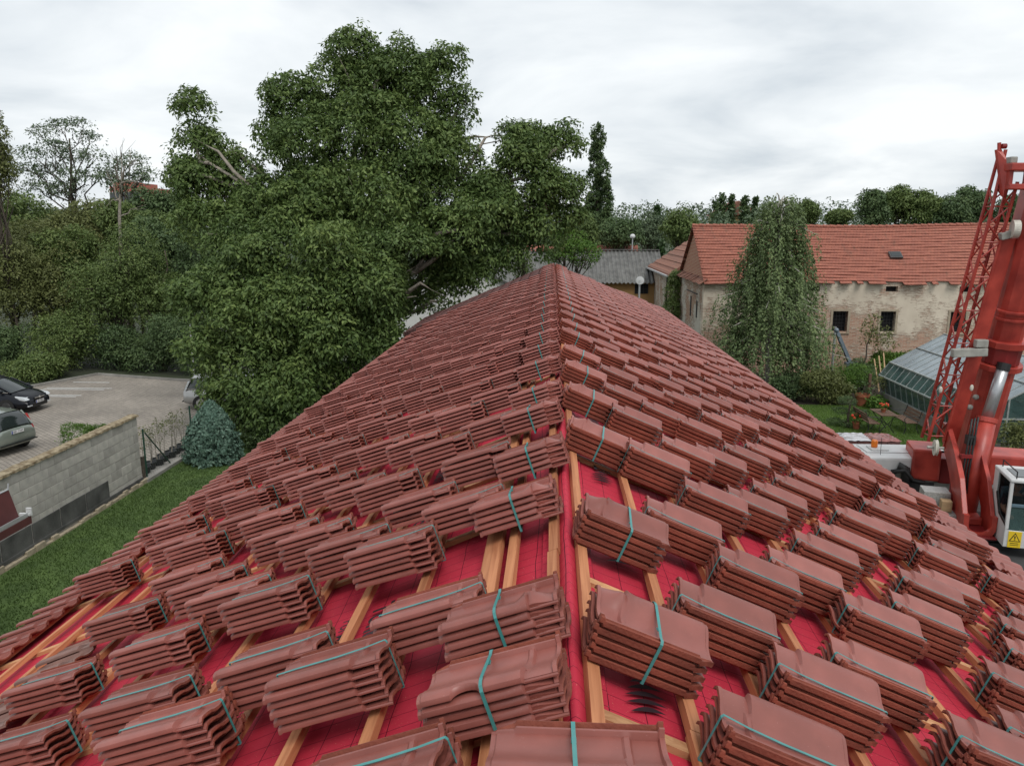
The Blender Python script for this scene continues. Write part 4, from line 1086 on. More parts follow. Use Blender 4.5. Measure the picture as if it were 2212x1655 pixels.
# ------------------------------------------------------------------ the old tiled building on the right
def facade_mat(name, plaster, p2, brick1, brick2, bias, zslope, axis):
    m = bpy.data.materials.new(name); t, N, L = nodes_of(m); b = N['Principled BSDF']
    g = N.new('ShaderNodeNewGeometry'); sp = N.new('ShaderNodeSeparateXYZ'); L.new(g.outputs['Position'], sp.inputs[0])
    cb = N.new('ShaderNodeCombineXYZ'); L.new(sp.outputs['X' if axis == 'x' else 'Y'], cb.inputs[0]); L.new(sp.outputs['Z'], cb.inputs[1])
    br = N.new('ShaderNodeTexBrick'); br.inputs['Scale'].default_value = 1; br.inputs['Brick Width'].default_value = .27; br.inputs['Row Height'].default_value = .078; br.inputs['Mortar Size'].default_value = .009
    br.inputs['Color1'].default_value = (*brick1, 1); br.inputs['Color2'].default_value = (*brick2, 1); br.inputs['Mortar'].default_value = (.46, .40, .31, 1); L.new(cb.outputs[0], br.inputs['Vector'])
    n1 = N.new('ShaderNodeTexNoise'); n1.inputs['Scale'].default_value = .55; n1.inputs['Detail'].default_value = 9; n1.inputs['Roughness'].default_value = .68; L.new(g.outputs['Position'], n1.inputs['Vector'])
    mp = N.new('ShaderNodeMapping'); mp.inputs['Scale'].default_value = (3, 3, 14); L.new(g.outputs['Position'], mp.inputs[0])
    n2 = N.new('ShaderNodeTexNoise'); n2.inputs['Scale'].default_value = 1.1; n2.inputs['Detail'].default_value = 6; n2.inputs['Roughness'].default_value = .7; L.new(mp.outputs[0], n2.inputs['Vector'])
    av = N.new('ShaderNodeMath'); av.operation = 'MULTIPLY_ADD'; av.inputs[1].default_value = .5; L.new(n2.outputs['Fac'], av.inputs[0])
    h = N.new('ShaderNodeMath'); h.operation = 'MULTIPLY'; h.inputs[1].default_value = .75; L.new(n1.outputs['Fac'], h.inputs[0]); L.new(h.outputs[0], av.inputs[2])
    zz = N.new('ShaderNodeMath'); zz.operation = 'MULTIPLY_ADD'; zz.inputs[1].default_value = -zslope; zz.inputs[2].default_value = bias; L.new(sp.outputs['Z'], zz.inputs[0])
    ad = N.new('ShaderNodeMath'); ad.operation = 'ADD'; L.new(av.outputs[0], ad.inputs[0]); L.new(zz.outputs[0], ad.inputs[1])
    rp = N.new('ShaderNodeValToRGB'); rp.color_ramp.elements[0].position = .60; rp.color_ramp.elements[1].position = .70; L.new(ad.outputs[0], rp.inputs[0])
    n3 = N.new('ShaderNodeTexNoise'); n3.inputs['Scale'].default_value = 1.3; n3.inputs['Detail'].default_value = 8; L.new(g.outputs['Position'], n3.inputs['Vector'])
    r3 = N.new('ShaderNodeValToRGB'); r3.color_ramp.elements[0].position = .3; r3.color_ramp.elements[1].position = .72; r3.color_ramp.elements[0].color = (*p2, 1); r3.color_ramp.elements[1].color = (*plaster, 1); L.new(n3.outputs['Fac'], r3.inputs[0])
    mx = N.new('ShaderNodeMixRGB'); L.new(rp.outputs[0], mx.inputs[0]); L.new(r3.outputs[0], mx.inputs[1]); L.new(br.outputs['Color'], mx.inputs[2]); L.new(mx.outputs[0], b.inputs['Base Color'])
    b.inputs['Roughness'].default_value = .95; b.inputs['Specular IOR Level'].default_value = .2
    iv = N.new('ShaderNodeMath'); iv.operation = 'SUBTRACT'; iv.inputs[0].default_value = 1; L.new(rp.outputs[0], iv.inputs[1])
    ad2 = N.new('ShaderNodeMath'); ad2.operation = 'MULTIPLY_ADD'; ad2.inputs[1].default_value = .4; L.new(n3.outputs['Fac'], ad2.inputs[0]); L.new(iv.outputs[0], ad2.inputs[2])
    bp = N.new('ShaderNodeBump'); bp.inputs['Strength'].default_value = .8; bp.inputs['Distance'].default_value = .03; L.new(ad2.outputs[0], bp.inputs['Height']); L.new(bp.outputs[0], b.inputs['Normal'])
    MATS[name] = m
facade_mat('old_facade', (.68, .60, .485), (.54, .465, .37), (.36, .18, .125), (.48, .31, .23), .135, .046, 'x')
facade_mat('old_side', (.60, .57, .50), (.45, .41, .34), (.28, .13, .085), (.36, .22, .15), .02, .0, 'y')
facade_mat('gable_brick', (.40, .30, .22), (.30, .2, .15), (.30, .10, .06), (.36, .15, .09), .3, .0, 'y')
def oldtile_mat(name, ca, cb_, lich):
    m = bpy.data.materials.new(name); t, N, L = nodes_of(m); b = N['Principled BSDF']
    g = N.new('ShaderNodeNewGeometry'); sp = N.new('ShaderNodeSeparateXYZ'); L.new(g.outputs['Position'], sp.inputs[0])
    sm = N.new('ShaderNodeMath'); sm.operation = 'ADD'; L.new(sp.outputs['X'], sm.inputs[0]); L.new(sp.outputs['Y'], sm.inputs[1])
    cb = N.new('ShaderNodeCombineXYZ'); L.new(sp.outputs['X'], cb.inputs[0]); L.new(sp.outputs['Z'], cb.inputs[1])
    br = N.new('ShaderNodeTexBrick'); br.inputs['Scale'].default_value = 1; br.inputs['Brick Width'].default_value = .17; br.inputs['Row Height'].default_value = .135; br.inputs['Mortar Size'].default_value = .006
    br.inputs['Color1'].default_value = (*ca, 1); br.inputs['Color2'].default_value = (*cb_, 1); br.inputs['Mortar'].default_value = (.13, .05, .03, 1); L.new(cb.outputs[0], br.inputs['Vector'])
    mp = N.new('ShaderNodeMapping'); mp.inputs['Scale'].default_value = (2.5, .5, .9); mp.inputs['Rotation'].default_value = (0, R(20), 0); L.new(g.outputs['Position'], mp.inputs[0])
    n = N.new('ShaderNodeTexNoise'); n.inputs['Scale'].default_value = 1.4; n.inputs['Detail'].default_value = 9; n.inputs['Roughness'].default_value = .72; L.new(mp.outputs[0], n.inputs['Vector'])
    rp = N.new('ShaderNodeValToRGB'); rp.color_ramp.elements[0].position = .56; rp.color_ramp.elements[1].position = .74; L.new(n.outputs['Fac'], rp.inputs[0])
    fm = N.new('ShaderNodeMath'); fm.operation = 'MULTIPLY'; fm.inputs[1].default_value = lich; L.new(rp.outputs[0], fm.inputs[0])
    mx = N.new('ShaderNodeMixRGB'); mx.inputs[2].default_value = (.10, .075, .055, 1); L.new(fm.outputs[0], mx.inputs[0]); L.new(br.outputs['Color'], mx.inputs[1]); L.new(mx.outputs[0], b.inputs['Base Color'])
    b.inputs['Roughness'].default_value = .9; MATS[name] = m
oldtile_mat('old_tile', (.37, .135, .092), (.31, .112, .08), .75)
oldtile_mat('old_tile_brown', (.27, .12, .08), (.20, .10, .07), .8)
pm('iron', (.015, .015, .016), .6, .2, 10)
pm('dark_inside', (.008, .008, .009), .9, .2, 4)
pm('stone_frame', (.36, .30, .22), .9, .15, 5, .3)
pm('rust_door', (.16, .05, .03), .8, .3, 4)
OB = thing('old_farm_building', 'long old building with peeling plaster, barred windows and orange tiled roof', 'building', (8, 43.5, 0))
FX0, FX1, FY, EZ = 7.72, 33.0, 39.7, 4.66
wins = [(14.25, 15.0, 2.12, 3.16), (16.62, 17.36, 2.12, 3.16), (20.05, 20.8, 2.12, 3.16), (24.5, 25.25, 2.12, 3.16)]
attic = [(16.75, 17.35, 4.15, 4.42), (20.35, 20.95, 4.15, 4.42), (9.05, 9.2, 3.75, 3.95), (12.9, 13.5, 4.15, 4.42)]
xs = sorted({FX0, FX1, *[w[0] for w in wins + attic], *[w[1] for w in wins + attic]}); zs = sorted({-.05, EZ, *[w[2] for w in wins + attic], *[w[3] for w in wins + attic]})
mb = MB()
for i in range(len(xs) - 1):
    for j in range(len(zs) - 1):
        cx_, cz_ = (xs[i] + xs[i + 1]) / 2, (zs[j] + zs[j + 1]) / 2
        if any(w[0] < cx_ < w[1] and w[2] < cz_ < w[3] for w in wins + attic): continue
        mb.mm((xs[i], FY, zs[j]), (xs[i + 1], FY + .45, zs[j + 1]))
mb.build('wall', 'old_facade', OB)
for w in wins:
    q = MB().mm((w[0], FY + .30, w[2]), (w[1], FY + .34, w[3])).build('window', 'dark_inside', OB)
    mb = MB()
    for k in range(5): x = w[0] + (w[1] - w[0]) * (k + .5) / 5; mb.tube([(x, FY + .12, w[2]), (x, FY + .12, w[3])], .011, 5)
    for k in range(6): z = w[2] + (w[3] - w[2]) * (k + .5) / 6; mb.beam((w[0], FY + .12, z), (w[1], FY + .12, z), .022, .014)
    mb.build('iron_grille', 'iron', q)
    mb = MB()
    mb.mm((w[0] - .11, FY - .03, w[2] - .05), (w[0] - .0, FY + .02, w[3] + .10)); mb.mm((w[1] + .0, FY - .03, w[2] - .05), (w[1] + .11, FY + .02, w[3] + .10)); mb.mm((w[0] - .0, FY - .029, w[3] + .002), (w[1] + .0, FY + .02, w[3] + .10)); mb.mm((w[0] - .14, FY - .06, w[2] - .10), (w[1] + .14, FY + .02, w[2] - .052))
    mb.build('surround', 'stone_frame', q)
for w in attic: MB().mm((w[0], FY + .25, w[2]), (w[1], FY + .29, w[3])).build('window', 'dark_inside', OB)
RYb, RZb, BYb = 43.55, 7.38, 47.3
# gable end and flank
mb = MB(); mb.mm((FX0, FY + .45, -.05), (FX0 + .45, BYb, EZ)); mb.build('side_wall', 'old_side', OB)
mb = MB(); mb.prism([(FY + .1, EZ + .002), (BYb - .1, EZ + .002), (RYb, RZb - .12)], FX0 + .12, FX0 + .4, 'x'); mb.build('gable', 'gable_brick', OB)
mb = MB(); V = []; n = 24
for k in range(n):
    y0, y1 = FY - .15 + (BYb - FY + .1) * k / n, FY - .15 + (BYb - FY + .1) * (k + .93) / n; dz = random.uniform(-.03, .03)
    mb.add([(FX0 - .28, y0, EZ - .12 + dz), (FX0 - .28, y1, EZ - .12 + dz), (FX0 + .14, y1, EZ + .14 + dz), (FX0 + .14, y0, EZ + .14 + dz), (FX0 - .28, y0, EZ - .16 + dz), (FX0 - .28, y1, EZ - .16 + dz), (FX0 + .14, y1, EZ + .10 + dz), (FX0 + .14, y0, EZ + .10 + dz)], [(0, 1, 2, 3), (7, 6, 5, 4), (0, 4, 5, 1), (3, 2, 6, 7), (0, 3, 7, 4), (1, 5, 6, 2)])
mb.build('pent_ledge', 'old_tile_brown', OB)
for (y, z0, z1, wd) in ((41.2, 2.6, 3.5, .22), (43.0, 2.5, 3.6, .22)): MB().mm((FX0 - .01, y, z0), (FX0 + .05, y + .35, z1)).build('window', 'dark_inside', OB)
MB().mm((FX0 - .03, 40.6, .0), (FX0 + .02, 42.0, 1.75)).build('door', 'rust_door', OB)
MB().beam((FX0 - .25, 40.1, 3.95), (FX0 - .25, 43.2, 3.95), .05, .05).build('rail_bar', 'iron', OB)
# tile courses
NC = 21
rc = random.Random(9)
for sidey in (1, -1):
    for k in range(NC):
        f0, f1 = k / NC, (k + 1.28) / NC
        V, F = [], []; n = 90; ph = rc.uniform(0, 6)
        ey = FY - .28 if sidey > 0 else BYb + .28
        for i in range(n + 1):
            x = FX0 - .05 + (FX1 - FX0) * i / n
            wob = .03 * math.sin(x * .55 + 1) + .012 * math.sin(x * 1.9 + ph) + rc.uniform(-.008, .008)
            sagr = .05 * math.sin(x * .33) - .03
            for f, th in ((f0, .068), (f1, .0)):
                yy = ey + (RYb - ey) * f; z = EZ - .14 + (RZb - EZ + .14) * f + wob * (1 - f * .3) + sagr * f
                V += [(x, yy, z + th), (x, yy, z + th - .045)]
        for i in range(n):
            if k == 0 and sidey > 0 and rc.random() < .22 and 10 < V[i * 4][0] < 22: continue
            a = i * 4; b_ = a + 4
            F += [(a, b_, b_ + 2, a + 2), (a + 1, a + 3, b_ + 3, b_ + 1), (a, a + 1, b_ + 1, b_)]
            if i in (0, n - 1): F += [(a, a + 2, a + 3, a + 1)]
        link('tile_course', np_mesh('tile_course', V, F, 'old_tile', off=world_loc(OB)) if all(len(f) == 4 for f in F) else None, OB)
mb = MB(); x = FX0 - .05
while x < FX1 - .4:
    z = RZb + .05 * math.sin(x * .33) - .03 + .035 * math.sin(x * .55 + 1) * .7 + .05
    mb.tube([(x, RYb, z + .02), (x + .40, RYb, z - .012)], [.10, .085], 8); x += .37
rcap = mb.build('ridge_cap', 'old_tile', OB); rcap['kind'] = 'stuff'
pm('chassis_dark', (.06, .06, .06), .6, .3, 4)
mb = MB(); y_, z_ = 41.3, 0
f = (41.3 - (FY - .28)) / (RYb - FY + .28); z_ = EZ - .14 + (RZb - EZ + .14) * f
ang = math.atan2(RZb - EZ + .14, RYb - FY + .28)
mb.box((17.75, 41.3, z_ + .10), (.62, .5, .08), (ang, 0, R(0))); sk = mb.build('skylight', 'chassis_dark', OB)
MB().box((17.75, 41.3, z_ + .145), (.5, .38, .03), (ang, 0, 0)).build('pane', 'car_glass', sk)
pm('soot', (.07, .05, .04), .95, .3, 6)
mb = MB()
for k in range(7):
    x = 17.55 + k * .07 + rc.uniform(-.02, .02); L_ = rc.uniform(.4, 1.15); f2 = (41.05 - (FY - .28)) / (RYb - FY + .28)
# wing behind with hipped roof, whitewashed wall and vine
WG = thing('old_wing', 'whitewashed wing with brown hipped tile roof behind the old building gable', 'building', (9.5, 52, 0))
MB().mm((7.42, 47.4, -.05), (14, 58, 4.5)).build('wall', 'old_side', WG)
mb = MB(); e0 = (7.05, 47.35, 4.42); e1 = (7.05, 58.4, 4.42); r0 = (10.6, 47.35, 7.32); r1 = (10.6, 54.0, 7.32); e2 = (14.2, 58.4, 4.42); e3 = (14.2, 47.35, 4.42)
mb.add([e0, e1, r0, r1, e2, e3], [(0, 1, 3, 2), (1, 4, 3), (2, 3, 4, 5), (0, 2, 5), (0, 5, 4, 1)]); mb.build('roof', 'old_tile_brown', WG)
for k in range(9):
    f = (k + .5) / 9; p, q = [Vector(e0) + (Vector(r0) - Vector(e0)) * f, Vector(e1) + (Vector(r1) - Vector(e1)) * f]; MB().beam(p + Vector((0, 0, .02)), q + Vector((0, 0, .02)), .3, .05, up=(-.63, 0, .77)).build('tile_course', 'old_tile_brown', WG)
MB().tube([(7.34, 49.8, 0), (7.34, 49.8, 4.3)], .05, 8).build('downpipe', 'iron', WG)
MB().beam((7.0, 47.4, 4.40), (7.0, 58.4, 4.40), .12, .1).build('gutter', 'galv', WG)
vt = thing('climbing_vine', 'green vine climbing between the whitewashed wing and the peeling side wall', 'vine', (7.3, 46.8, 0))
foliage('foliage', [((7.2, 46.8, 1.0), (.8, 1.2, 1.1)), ((7.25, 46.8, 2.2), (.5, 1.0, .9)), ((7.35, 47.2, 3.4), (.4, .7, .8)), ((7.5, 47.0, 4.3), (.4, .5, .4))], vt, 'leaf_mid', 8500, .14, 300, clr=.15)
MB().tube([(7.3, 46.8, 0), (7.45, 47, 4.2)], [.05, .02], 6).build('stem', 'bark', vt)

# ------------------------------------------------------------------ buildings beyond the ridge
pm('ochre', (.33, .19, .075), .9, .12, 1.2, .3)
pm('asbestos', (.12, .118, .11), .9, .35, 2.2, .3, c2=(.17, .168, .158))
gb = thing('grey_roofed_shed', 'long ochre shed with corrugated grey roof beyond the ridge', 'building', (0, 58, 0))
MB().mm((-10, 56.35, -.05), (8.0, 64, 3.55)).build('wall', 'ochre', gb)
V, F = [], []; n = 620
for i in range(n + 1):
    x = -10.2 + 18.4 * i / n; zz = (.05) * math.sin(i / n * 18.4 / .30 * 2 * math.pi)
    V += [(x, 55.9, 3.40 + zz), (x, 60.3, 5.58 + zz), (x, 64.6, 3.4 + zz)]
for i in range(n): a = i * 3; F += [(a, a + 3, a + 4, a + 1), (a + 1, a + 4, a + 5, a + 2)]
link('roof', np_mesh('roof', V, F, 'asbestos', off=world_loc(gb), smooth=True), gb)
MB().beam((-10.2, 60.3, 5.64), (8.2, 60.3, 5.64), .3, .05).build('ridge_strip', 'asbestos', gb)
wd_ = MB().mm((6.02, 56.31, 2.62), (6.95, 56.34, 3.32)).build('window', 'dark_inside', gb)
mb = MB()
for k in range(4): mb.beam((6.02 + .31 * k, 56.29, 2.62), (6.02 + .31 * k, 56.29, 3.32), .03, .03)
mb.beam((6.02, 56.288, 2.95), (6.95, 56.288, 2.95), .025, .025); mb.build('glazing_bar', 'iron', wd_)
rb = thing('red_roofed_house', 'red tiled roof ridge showing just above the grey corrugated shed', 'building', (2, 78, 0))
MB().mm((-4.2, 74.2, -.05), (8.1, 81, 4.0)).build('wall', 'white_wall', rb)
mb = MB(); mb.prism([(73.7, 3.9), (77.6, 5.62), (81.5, 3.9), (81.5, 3.8), (77.6, 5.5), (73.7, 3.8)], -4.5, 8.4, 'x'); mb.build('roof', 'old_tile', rb)
wh = thing('white_gabled_house', 'white rendered gable with grey roof behind the walnut tree', 'house', (-6, 47, 0))
MB().prism([(-9.2, -.05), (-2.75, -.05), (-2.75, 4.15), (-5.9, 5.5), (-9.2, 4.1)], 45, 53, 'y').build('wall', 'white_wall', wh)
mb = MB(); mb.prism([(-2.45, 4.05), (-5.9, 5.53), (-9.5, 4.0), (-9.5, 4.12), (-5.9, 5.65), (-2.45, 4.17)], 44.8, 53.3, 'y'); mb.build('roof', 'asbestos', wh)
dh = thing('satellite_dish', 'white satellite dish on a thin pole beyond the right eave', 'satellite dish', (4.05, 36, 0))
MB().tube([(4.05, 36, 0), (4.05, 36, 4.85)], .045, 8).build('pole', 'galv', dh)
dc = at(1382, 606, 36); mb = MB(); V, F = [], []
for j in range(5):
    r_ = .19 * j / 4
    for i in range(18): a = 2 * math.pi * i / 18; V.append((dc[0] + r_ * math.cos(a), 35.9 + .25 * (r_ ** 2) - .1 * 0, dc[2] + r_ * math.sin(a)))
for j in range(4):
    for i in range(18): a, b_ = j * 18 + i, j * 18 + (i + 1) % 18; F.append((a, b_, b_ + 18, a + 18))
mb.add(V, F); mb.add([(x, y + .012, z) for x, y, z in V], [f[::-1] for f in F]); mb.build('dish', 'white_paint', dh, smooth=True, recalc=False)
MB().tube([(dc[0], 35.9, dc[2]), (dc[0] - .03, 35.62, dc[2] + .02)], .02, 6).build('receiver', 'galv', dh)
lp = thing('street_lamp', 'slim street lamp with round white head behind the corrugated roof', 'street lamp', (6.6, 64.8, 0))
MB().tube([(6.6, 64.8, 0), (6.6, 64.8, 6.45)], .05, 7).build('pole', 'galv', lp); MB().blob((6.6, 64.8, 6.6), (.22, .22, .2)).build('lamp_head', 'white_paint', lp, smooth=True)
yh = thing('yellow_house', 'small pale yellow house among the far poplars', 'house', (35, 135, 0)); p_ = at(1588, 455, 135)
pm('yellow_wall', (.55, .42, .2), .9, .05, 1)
MB().mm((p_[0] - 3, 135, 0), (p_[0] + 4, 142, p_[2] - .6)).build('wall', 'yellow_wall', yh)
MB().prism([(p_[0] - 3.5, p_[2] - .8), (p_[0] + .5, p_[2] + 1.6), (p_[0] + 4.5, p_[2] - .8)], 134.6, 142.4, 'y').build('roof', 'old_tile_brown', yh)

# ------------------------------------------------------------------ trees on the right and beyond
BR = thing('weeping_birch', 'weeping birch with hanging strands in front of the old building', 'tree', (9.9, 35.3, 0))
rng = np.random.default_rng(31); mb = MB(); bx, by = 10.0, 35.3
tp = limb_path((bx, by, 0), (bx + .1, by, 8.4), rng, 8, .02); mb.tube(tp, [.17, .15, .13, .115, .1, .08, .06, .035, .012], 8)
C = []; Tn = []
NS = 980
for i in range(NS):
    f = (i + .5) / NS; z0 = 8.45 - 7.0 * f ** .85
    R_ = (.72 + 2.6 * min(1, max(0, (8.9 - z0) / 7.6)) ** .85) * rng.uniform(.45, 1.08)
    a = rng.uniform(0, 6.283); R_ *= .84 + .16 * math.sin(3 * a + z0 * 1.3) + .12 * math.sin(5 * a - z0 * 2.1); d = np.array([math.cos(a), math.sin(a), 0])
    s0 = np.array([bx, by, z0 - .2]); s1 = np.array([bx, by, z0 + .35]) + d * R_ * .62; s2 = np.array([bx, by, z0 + .05]) + d * R_
    L_ = min(z0 - .1, rng.uniform(.7, 2.3)); s3 = s2 + d * .12 + np.array([0, 0, -L_]) + rng.normal(size=3) * .06
    if i % 7 == 0: mb.tube([s0, (s0 + s1) / 2 + (0, 0, .15), s1, s2], [.045, .032, .02, .008], 5)
    n1_, n2_ = 14, int(34 * L_ / 1.5) + 6
    t1 = rng.uniform(.35, 1, n1_)[:, None]; C.append(s1 + (s2 - s1) * t1 + rng.normal(size=(n1_, 3)) * .07)
    t2 = rng.uniform(0, 1, n2_)[:, None]; C.append(s2 + (s3 - s2) * t2 + rng.normal(size=(n2_, 3)) * .05)
    Tn.append(np.full(n1_ + n2_, rng.uniform(.2, .8)))
C = np.concatenate(C); Tn = np.concatenate(Tn)
mb.build('trunk', 'birch_bark', BR, smooth=True, recalc=False)
V, F = leaves(C, .12, rng, .9, .6, out=np.concatenate([C[:, :2] - (bx, by), np.full((len(C), 1), .6)], 1) / 2.0); link('crown', np_mesh('crown', V, F, 'leaf_birch', np.clip(Tn + rng.uniform(-.25, .25, len(C)), 0, 1), world_loc(BR)), BR)

GR = 'trees beyond the old building'
def poplar(label, px, ytop, ybot, wpx, Y, n, leaf, seed, mat='leaf_dark'):
    a, b_ = at(px, ytop, Y), at(px, ybot, Y); dep = float((a - CP) @ FW); w = wpx / FPX * dep; rng = np.random.default_rng(seed)
    t = thing('poplar', label, 'tree', (a[0], a[1], 0), 'columnar poplars')
    H = a[2] - max(b_[2], .5); L_ = []
    for i in range(16):
        f = i / 15; L_.append(((a[0] + rng.normal() * w * .22 * (1 - f * .6), a[1] + rng.normal() * w * .2, a[2] - H * (1 - f) - .04 * H), (w * .36 * (1.05 - .55 * f), w * .34 * (1.05 - .55 * f), H * .085)))
    mb = MB(); mb.tube([(a[0], a[1], 0), (a[0], a[1], a[2] - .3)], [w * .12, .03], 7); mb.build('trunk', 'bark', t)
    foliage('crown', L_, t, mat, n, leaf, seed, per=8, clr=w * .07, droop=-.5, shell=(.6, 1.1)); return t
poplar('tall columnar poplar standing right of the walnut crown', 1293, 284, 520, 58, 80, 12000, .3, 400)
poplar('second slimmer poplar stem joined to the tall poplar base', 1312, 395, 520, 30, 79, 4000, .28, 401)
for k, (px_, yt, w_) in enumerate(((1557, 424, 36), (1580, 424, 16), (1608, 430, 26), (1632, 430, 14))): poplar(['broad far poplar left of the yellow house', 'slim far poplar touching the yellow house', 'far poplar behind the birch top', 'slim far poplar right behind the birch top'][k], px_, yt, 500, w_, 132, 2500, .5, 410 + k)
conifer('far_spruce', 'tiny pointed spruce on the skyline left of the far poplars', tuple(at(1418, 500, 105)[:2]) + (0,), at(1418, 446, 105)[2], 1.8, 'needle_green', 3000, 40, .5)
for k, (px_, py_, rx_, ry_, Y_, m_, lb) in enumerate([
    (1335, 505, 60, 42, 76, 'leaf_dark', 'dark tree behind the street lamp'), (1400, 500, 48, 38, 82, 'leaf_far_hazy', 'grey green tree left of the wing roof'), (1465, 492, 48, 40, 72, 'leaf_mid', 'bushy green tree rising over the wing roof'), (1250, 500, 42, 45, 70, 'leaf_mid', 'green tree at the foot of the tall poplar'),
    (1745, 462, 24, 26, 88, 'leaf_mid', 'small round tree alone on the skyline over the ridge'), (1812, 472, 26, 20, 86, 'leaf_mid', 'thin low tree on the skyline over the skylight'), (1888, 455, 42, 50, 78, 'leaf_dark', 'left one of the big dark trees behind the old roof'), (1940, 448, 42, 50, 79, 'leaf_mid', 'second of the big trees behind the old roof'), (1995, 455, 44, 44, 78, 'leaf_mid', 'third of the big trees behind the old roof'), (2055, 460, 40, 40, 77, 'leaf_dark', 'low dark tree left of the crane lattice'), (2100, 448, 48, 52, 80, 'leaf_dark', 'tallest round dark tree right behind the crane lattice'), (2190, 465, 50, 40, 80, 'leaf_dark', 'dark tree behind the crane head')]):
    leafy('far_tree', lb, px_, py_, rx_, ry_, Y_, m_, 9000, .26, 420 + k, GR, nl=20, lsize=.36, clr=.42)
lc = leafy('young_locust', 'light feathery locust tree by the far end of the ridge', 1225, 545, 85, 52, 40, 'leaf_bright', 5200, .12, 450, nl=11, lsize=.36, clr=.22, sparse=True)
lc2 = leafy('young_locust', 'small locust sapling left of the far end of the ridge', 1120, 570, 40, 38, 41, 'leaf_mid', 1500, .12, 451, nl=7, lsize=.36, clr=.2, sparse=True)
# far wood on the skyline
rng = np.random.default_rng(77); L_ = []
for i in range(480):
    x = rng.uniform(-140, 150); y = rng.uniform(105, 190); h = rng.uniform(7.6, 10.2) * (1 + (y - 105) / 260)
    L_.append(((x, y, h * .5), (rng.uniform(3, 6), rng.uniform(3, 6), h * .52)))
fw = foliage('far_wood', L_, None, 'leaf_far_hazy', 170000, .6, 500, per=8, clr=.7, shell=(.8, 1.0)); tag(fw, 'distant dark line of woodland along the horizon', 'woodland', kind='stuff')

# ------------------------------------------------------------------ greenhouse
def glass_mat(name, c, alpha, rough=.08, body=.4):
    m = bpy.data.materials.new(name); t, N, L = nodes_of(m); b = N['Principled BSDF']
    b.inputs['Base Color'].default_value = (*c, 1); b.inputs['Roughness'].default_value = rough; b.inputs['Specular IOR Level'].default_value = .7
    tr = N.new('ShaderNodeBsdfTransparent'); tr.inputs[0].default_value = (*[min(1, .75 + .25 * x) for x in c], 1)
    g = N.new('ShaderNodeNewGeometry'); no = N.new('ShaderNodeTexNoise'); no.inputs['Scale'].default_value = 1.6; no.inputs['Detail'].default_value = 6; L.new(g.outputs['Position'], no.inputs['Vector'])
    mr = N.new('ShaderNodeMapRange'); mr.inputs['From Min'].default_value = .3; mr.inputs['From Max'].default_value = .7; mr.inputs['To Min'].default_value = max(0, alpha - .18); mr.inputs['To Max'].default_value = min(1, alpha + .18); L.new(no.outputs['Fac'], mr.inputs['Value'])
    mx = N.new('ShaderNodeMixShader'); L.new(mr.outputs[0], mx.inputs[0]); L.new(tr.outputs[0], mx.inputs[1]); L.new(b.outputs[0], mx.inputs[2]); L.new(mx.outputs[0], N['Material Output'].inputs['Surface']); MATS[name] = m
glass_mat('glass_roof', (.31, .37, .40), .62, .15); glass_mat('glass_side', (.10, .18, .17), .38); glass_mat('glass_clear', (.02, .03, .03), .10, .03)
pm('gh_frame', (.28, .30, .29), .5, .2, 8); pm('gh_base', (.20, .19, .17), .9, .3, 2, .3); pm('teak', (.12, .068, .043), .7, .3, 8)
pm('terracotta', (.32, .10, .05), .8, .2, 8); pm('petal_red', (.65, .045, .02), .6, .2, 30); pm('timber_pale', (.36, .24, .13), .85, .2, 8)
GH = thing('greenhouse', 'glass greenhouse with milky roof panes behind the crane', 'greenhouse', (16.3, 28.6, 0))
PR = [(14.0, .5), (13.86, 1.2), (14.25, 1.75), (16.35, 2.95), (18.45, 1.75), (18.84, 1.2), (18.7, .5)]
gy0, gy1, NB = 24.7, 32.7, 16
MB().mm((13.92, gy0, -.02), (14.08, gy1, .5)).build('base_wall', 'gh_base', GH); MB().mm((18.62, gy0, -.02), (18.78, gy1, .5)).build('base_wall', 'gh_base', GH)
MB().mm((14.08, gy0, -.02), (18.62, gy0 + .12, .5)).build('base_wall', 'gh_base', GH); MB().mm((14.08, gy1 - .12, -.02), (18.62, gy1, .5)).build('base_wall', 'gh_base', GH)
for k in range(6):
    (xa, za), (xb, zb) = PR[k], PR[k + 1]; st = (gy1 - gy0) / NB; d = Vector((xb - xa, 0, zb - za)); L_ = d.length; nrm = Vector((-d.z, 0, d.x)).normalized()
    if k in (2, 3): segs = [(0, .5), (.5, 1)]
    else: segs = [(0, 1)]
    for (s0, s1) in segs:
        pa, pb = Vector((xa, 0, za)) + d * s0, Vector((xa, 0, za)) + d * s1; c_ = (pa + pb) / 2; ang = math.atan2(d.z, d.x)
        me = MB().box((0, 0, 0), (L_ * (s1 - s0) - .02, st - .03, .006)).mesh('pane', 'glass_roof' if k in (2, 3) else 'glass_side')
        for j in range(NB):
            o = link('pane', me, GH); o.location = (c_.x - 16.3, gy0 + st * (j + .5) - 28.6, c_.z); o.rotation_euler = (0, -ang, 0)
    bar = MB().box((0, 0, 0), (L_, .022, .04)).mesh('glazing_bar', 'gh_frame'); ang = math.atan2(d.z, d.x); c_ = Vector(((xa + xb) / 2, 0, (za + zb) / 2))
    for j in range(NB + 1):
        o = link('glazing_bar', bar, GH); o.location = (c_.x - 16.3, gy0 + st * j - 28.6, c_.z); o.rotation_euler = (0, -ang, 0)
for (x, z) in PR: MB().beam((x, gy0 - .02, z), (x, gy1 + .02, z), .07, .05).build('purlin', 'gh_frame', GH)
for x, z in (((14.25 + 16.35) / 2, (1.75 + 2.95) / 2 + .03), ((18.45 + 16.35) / 2, (1.75 + 2.95) / 2 + .03)): MB().beam((x, gy0, z), (x, gy1, z), .05, .04).build('purlin', 'gh_frame', GH)
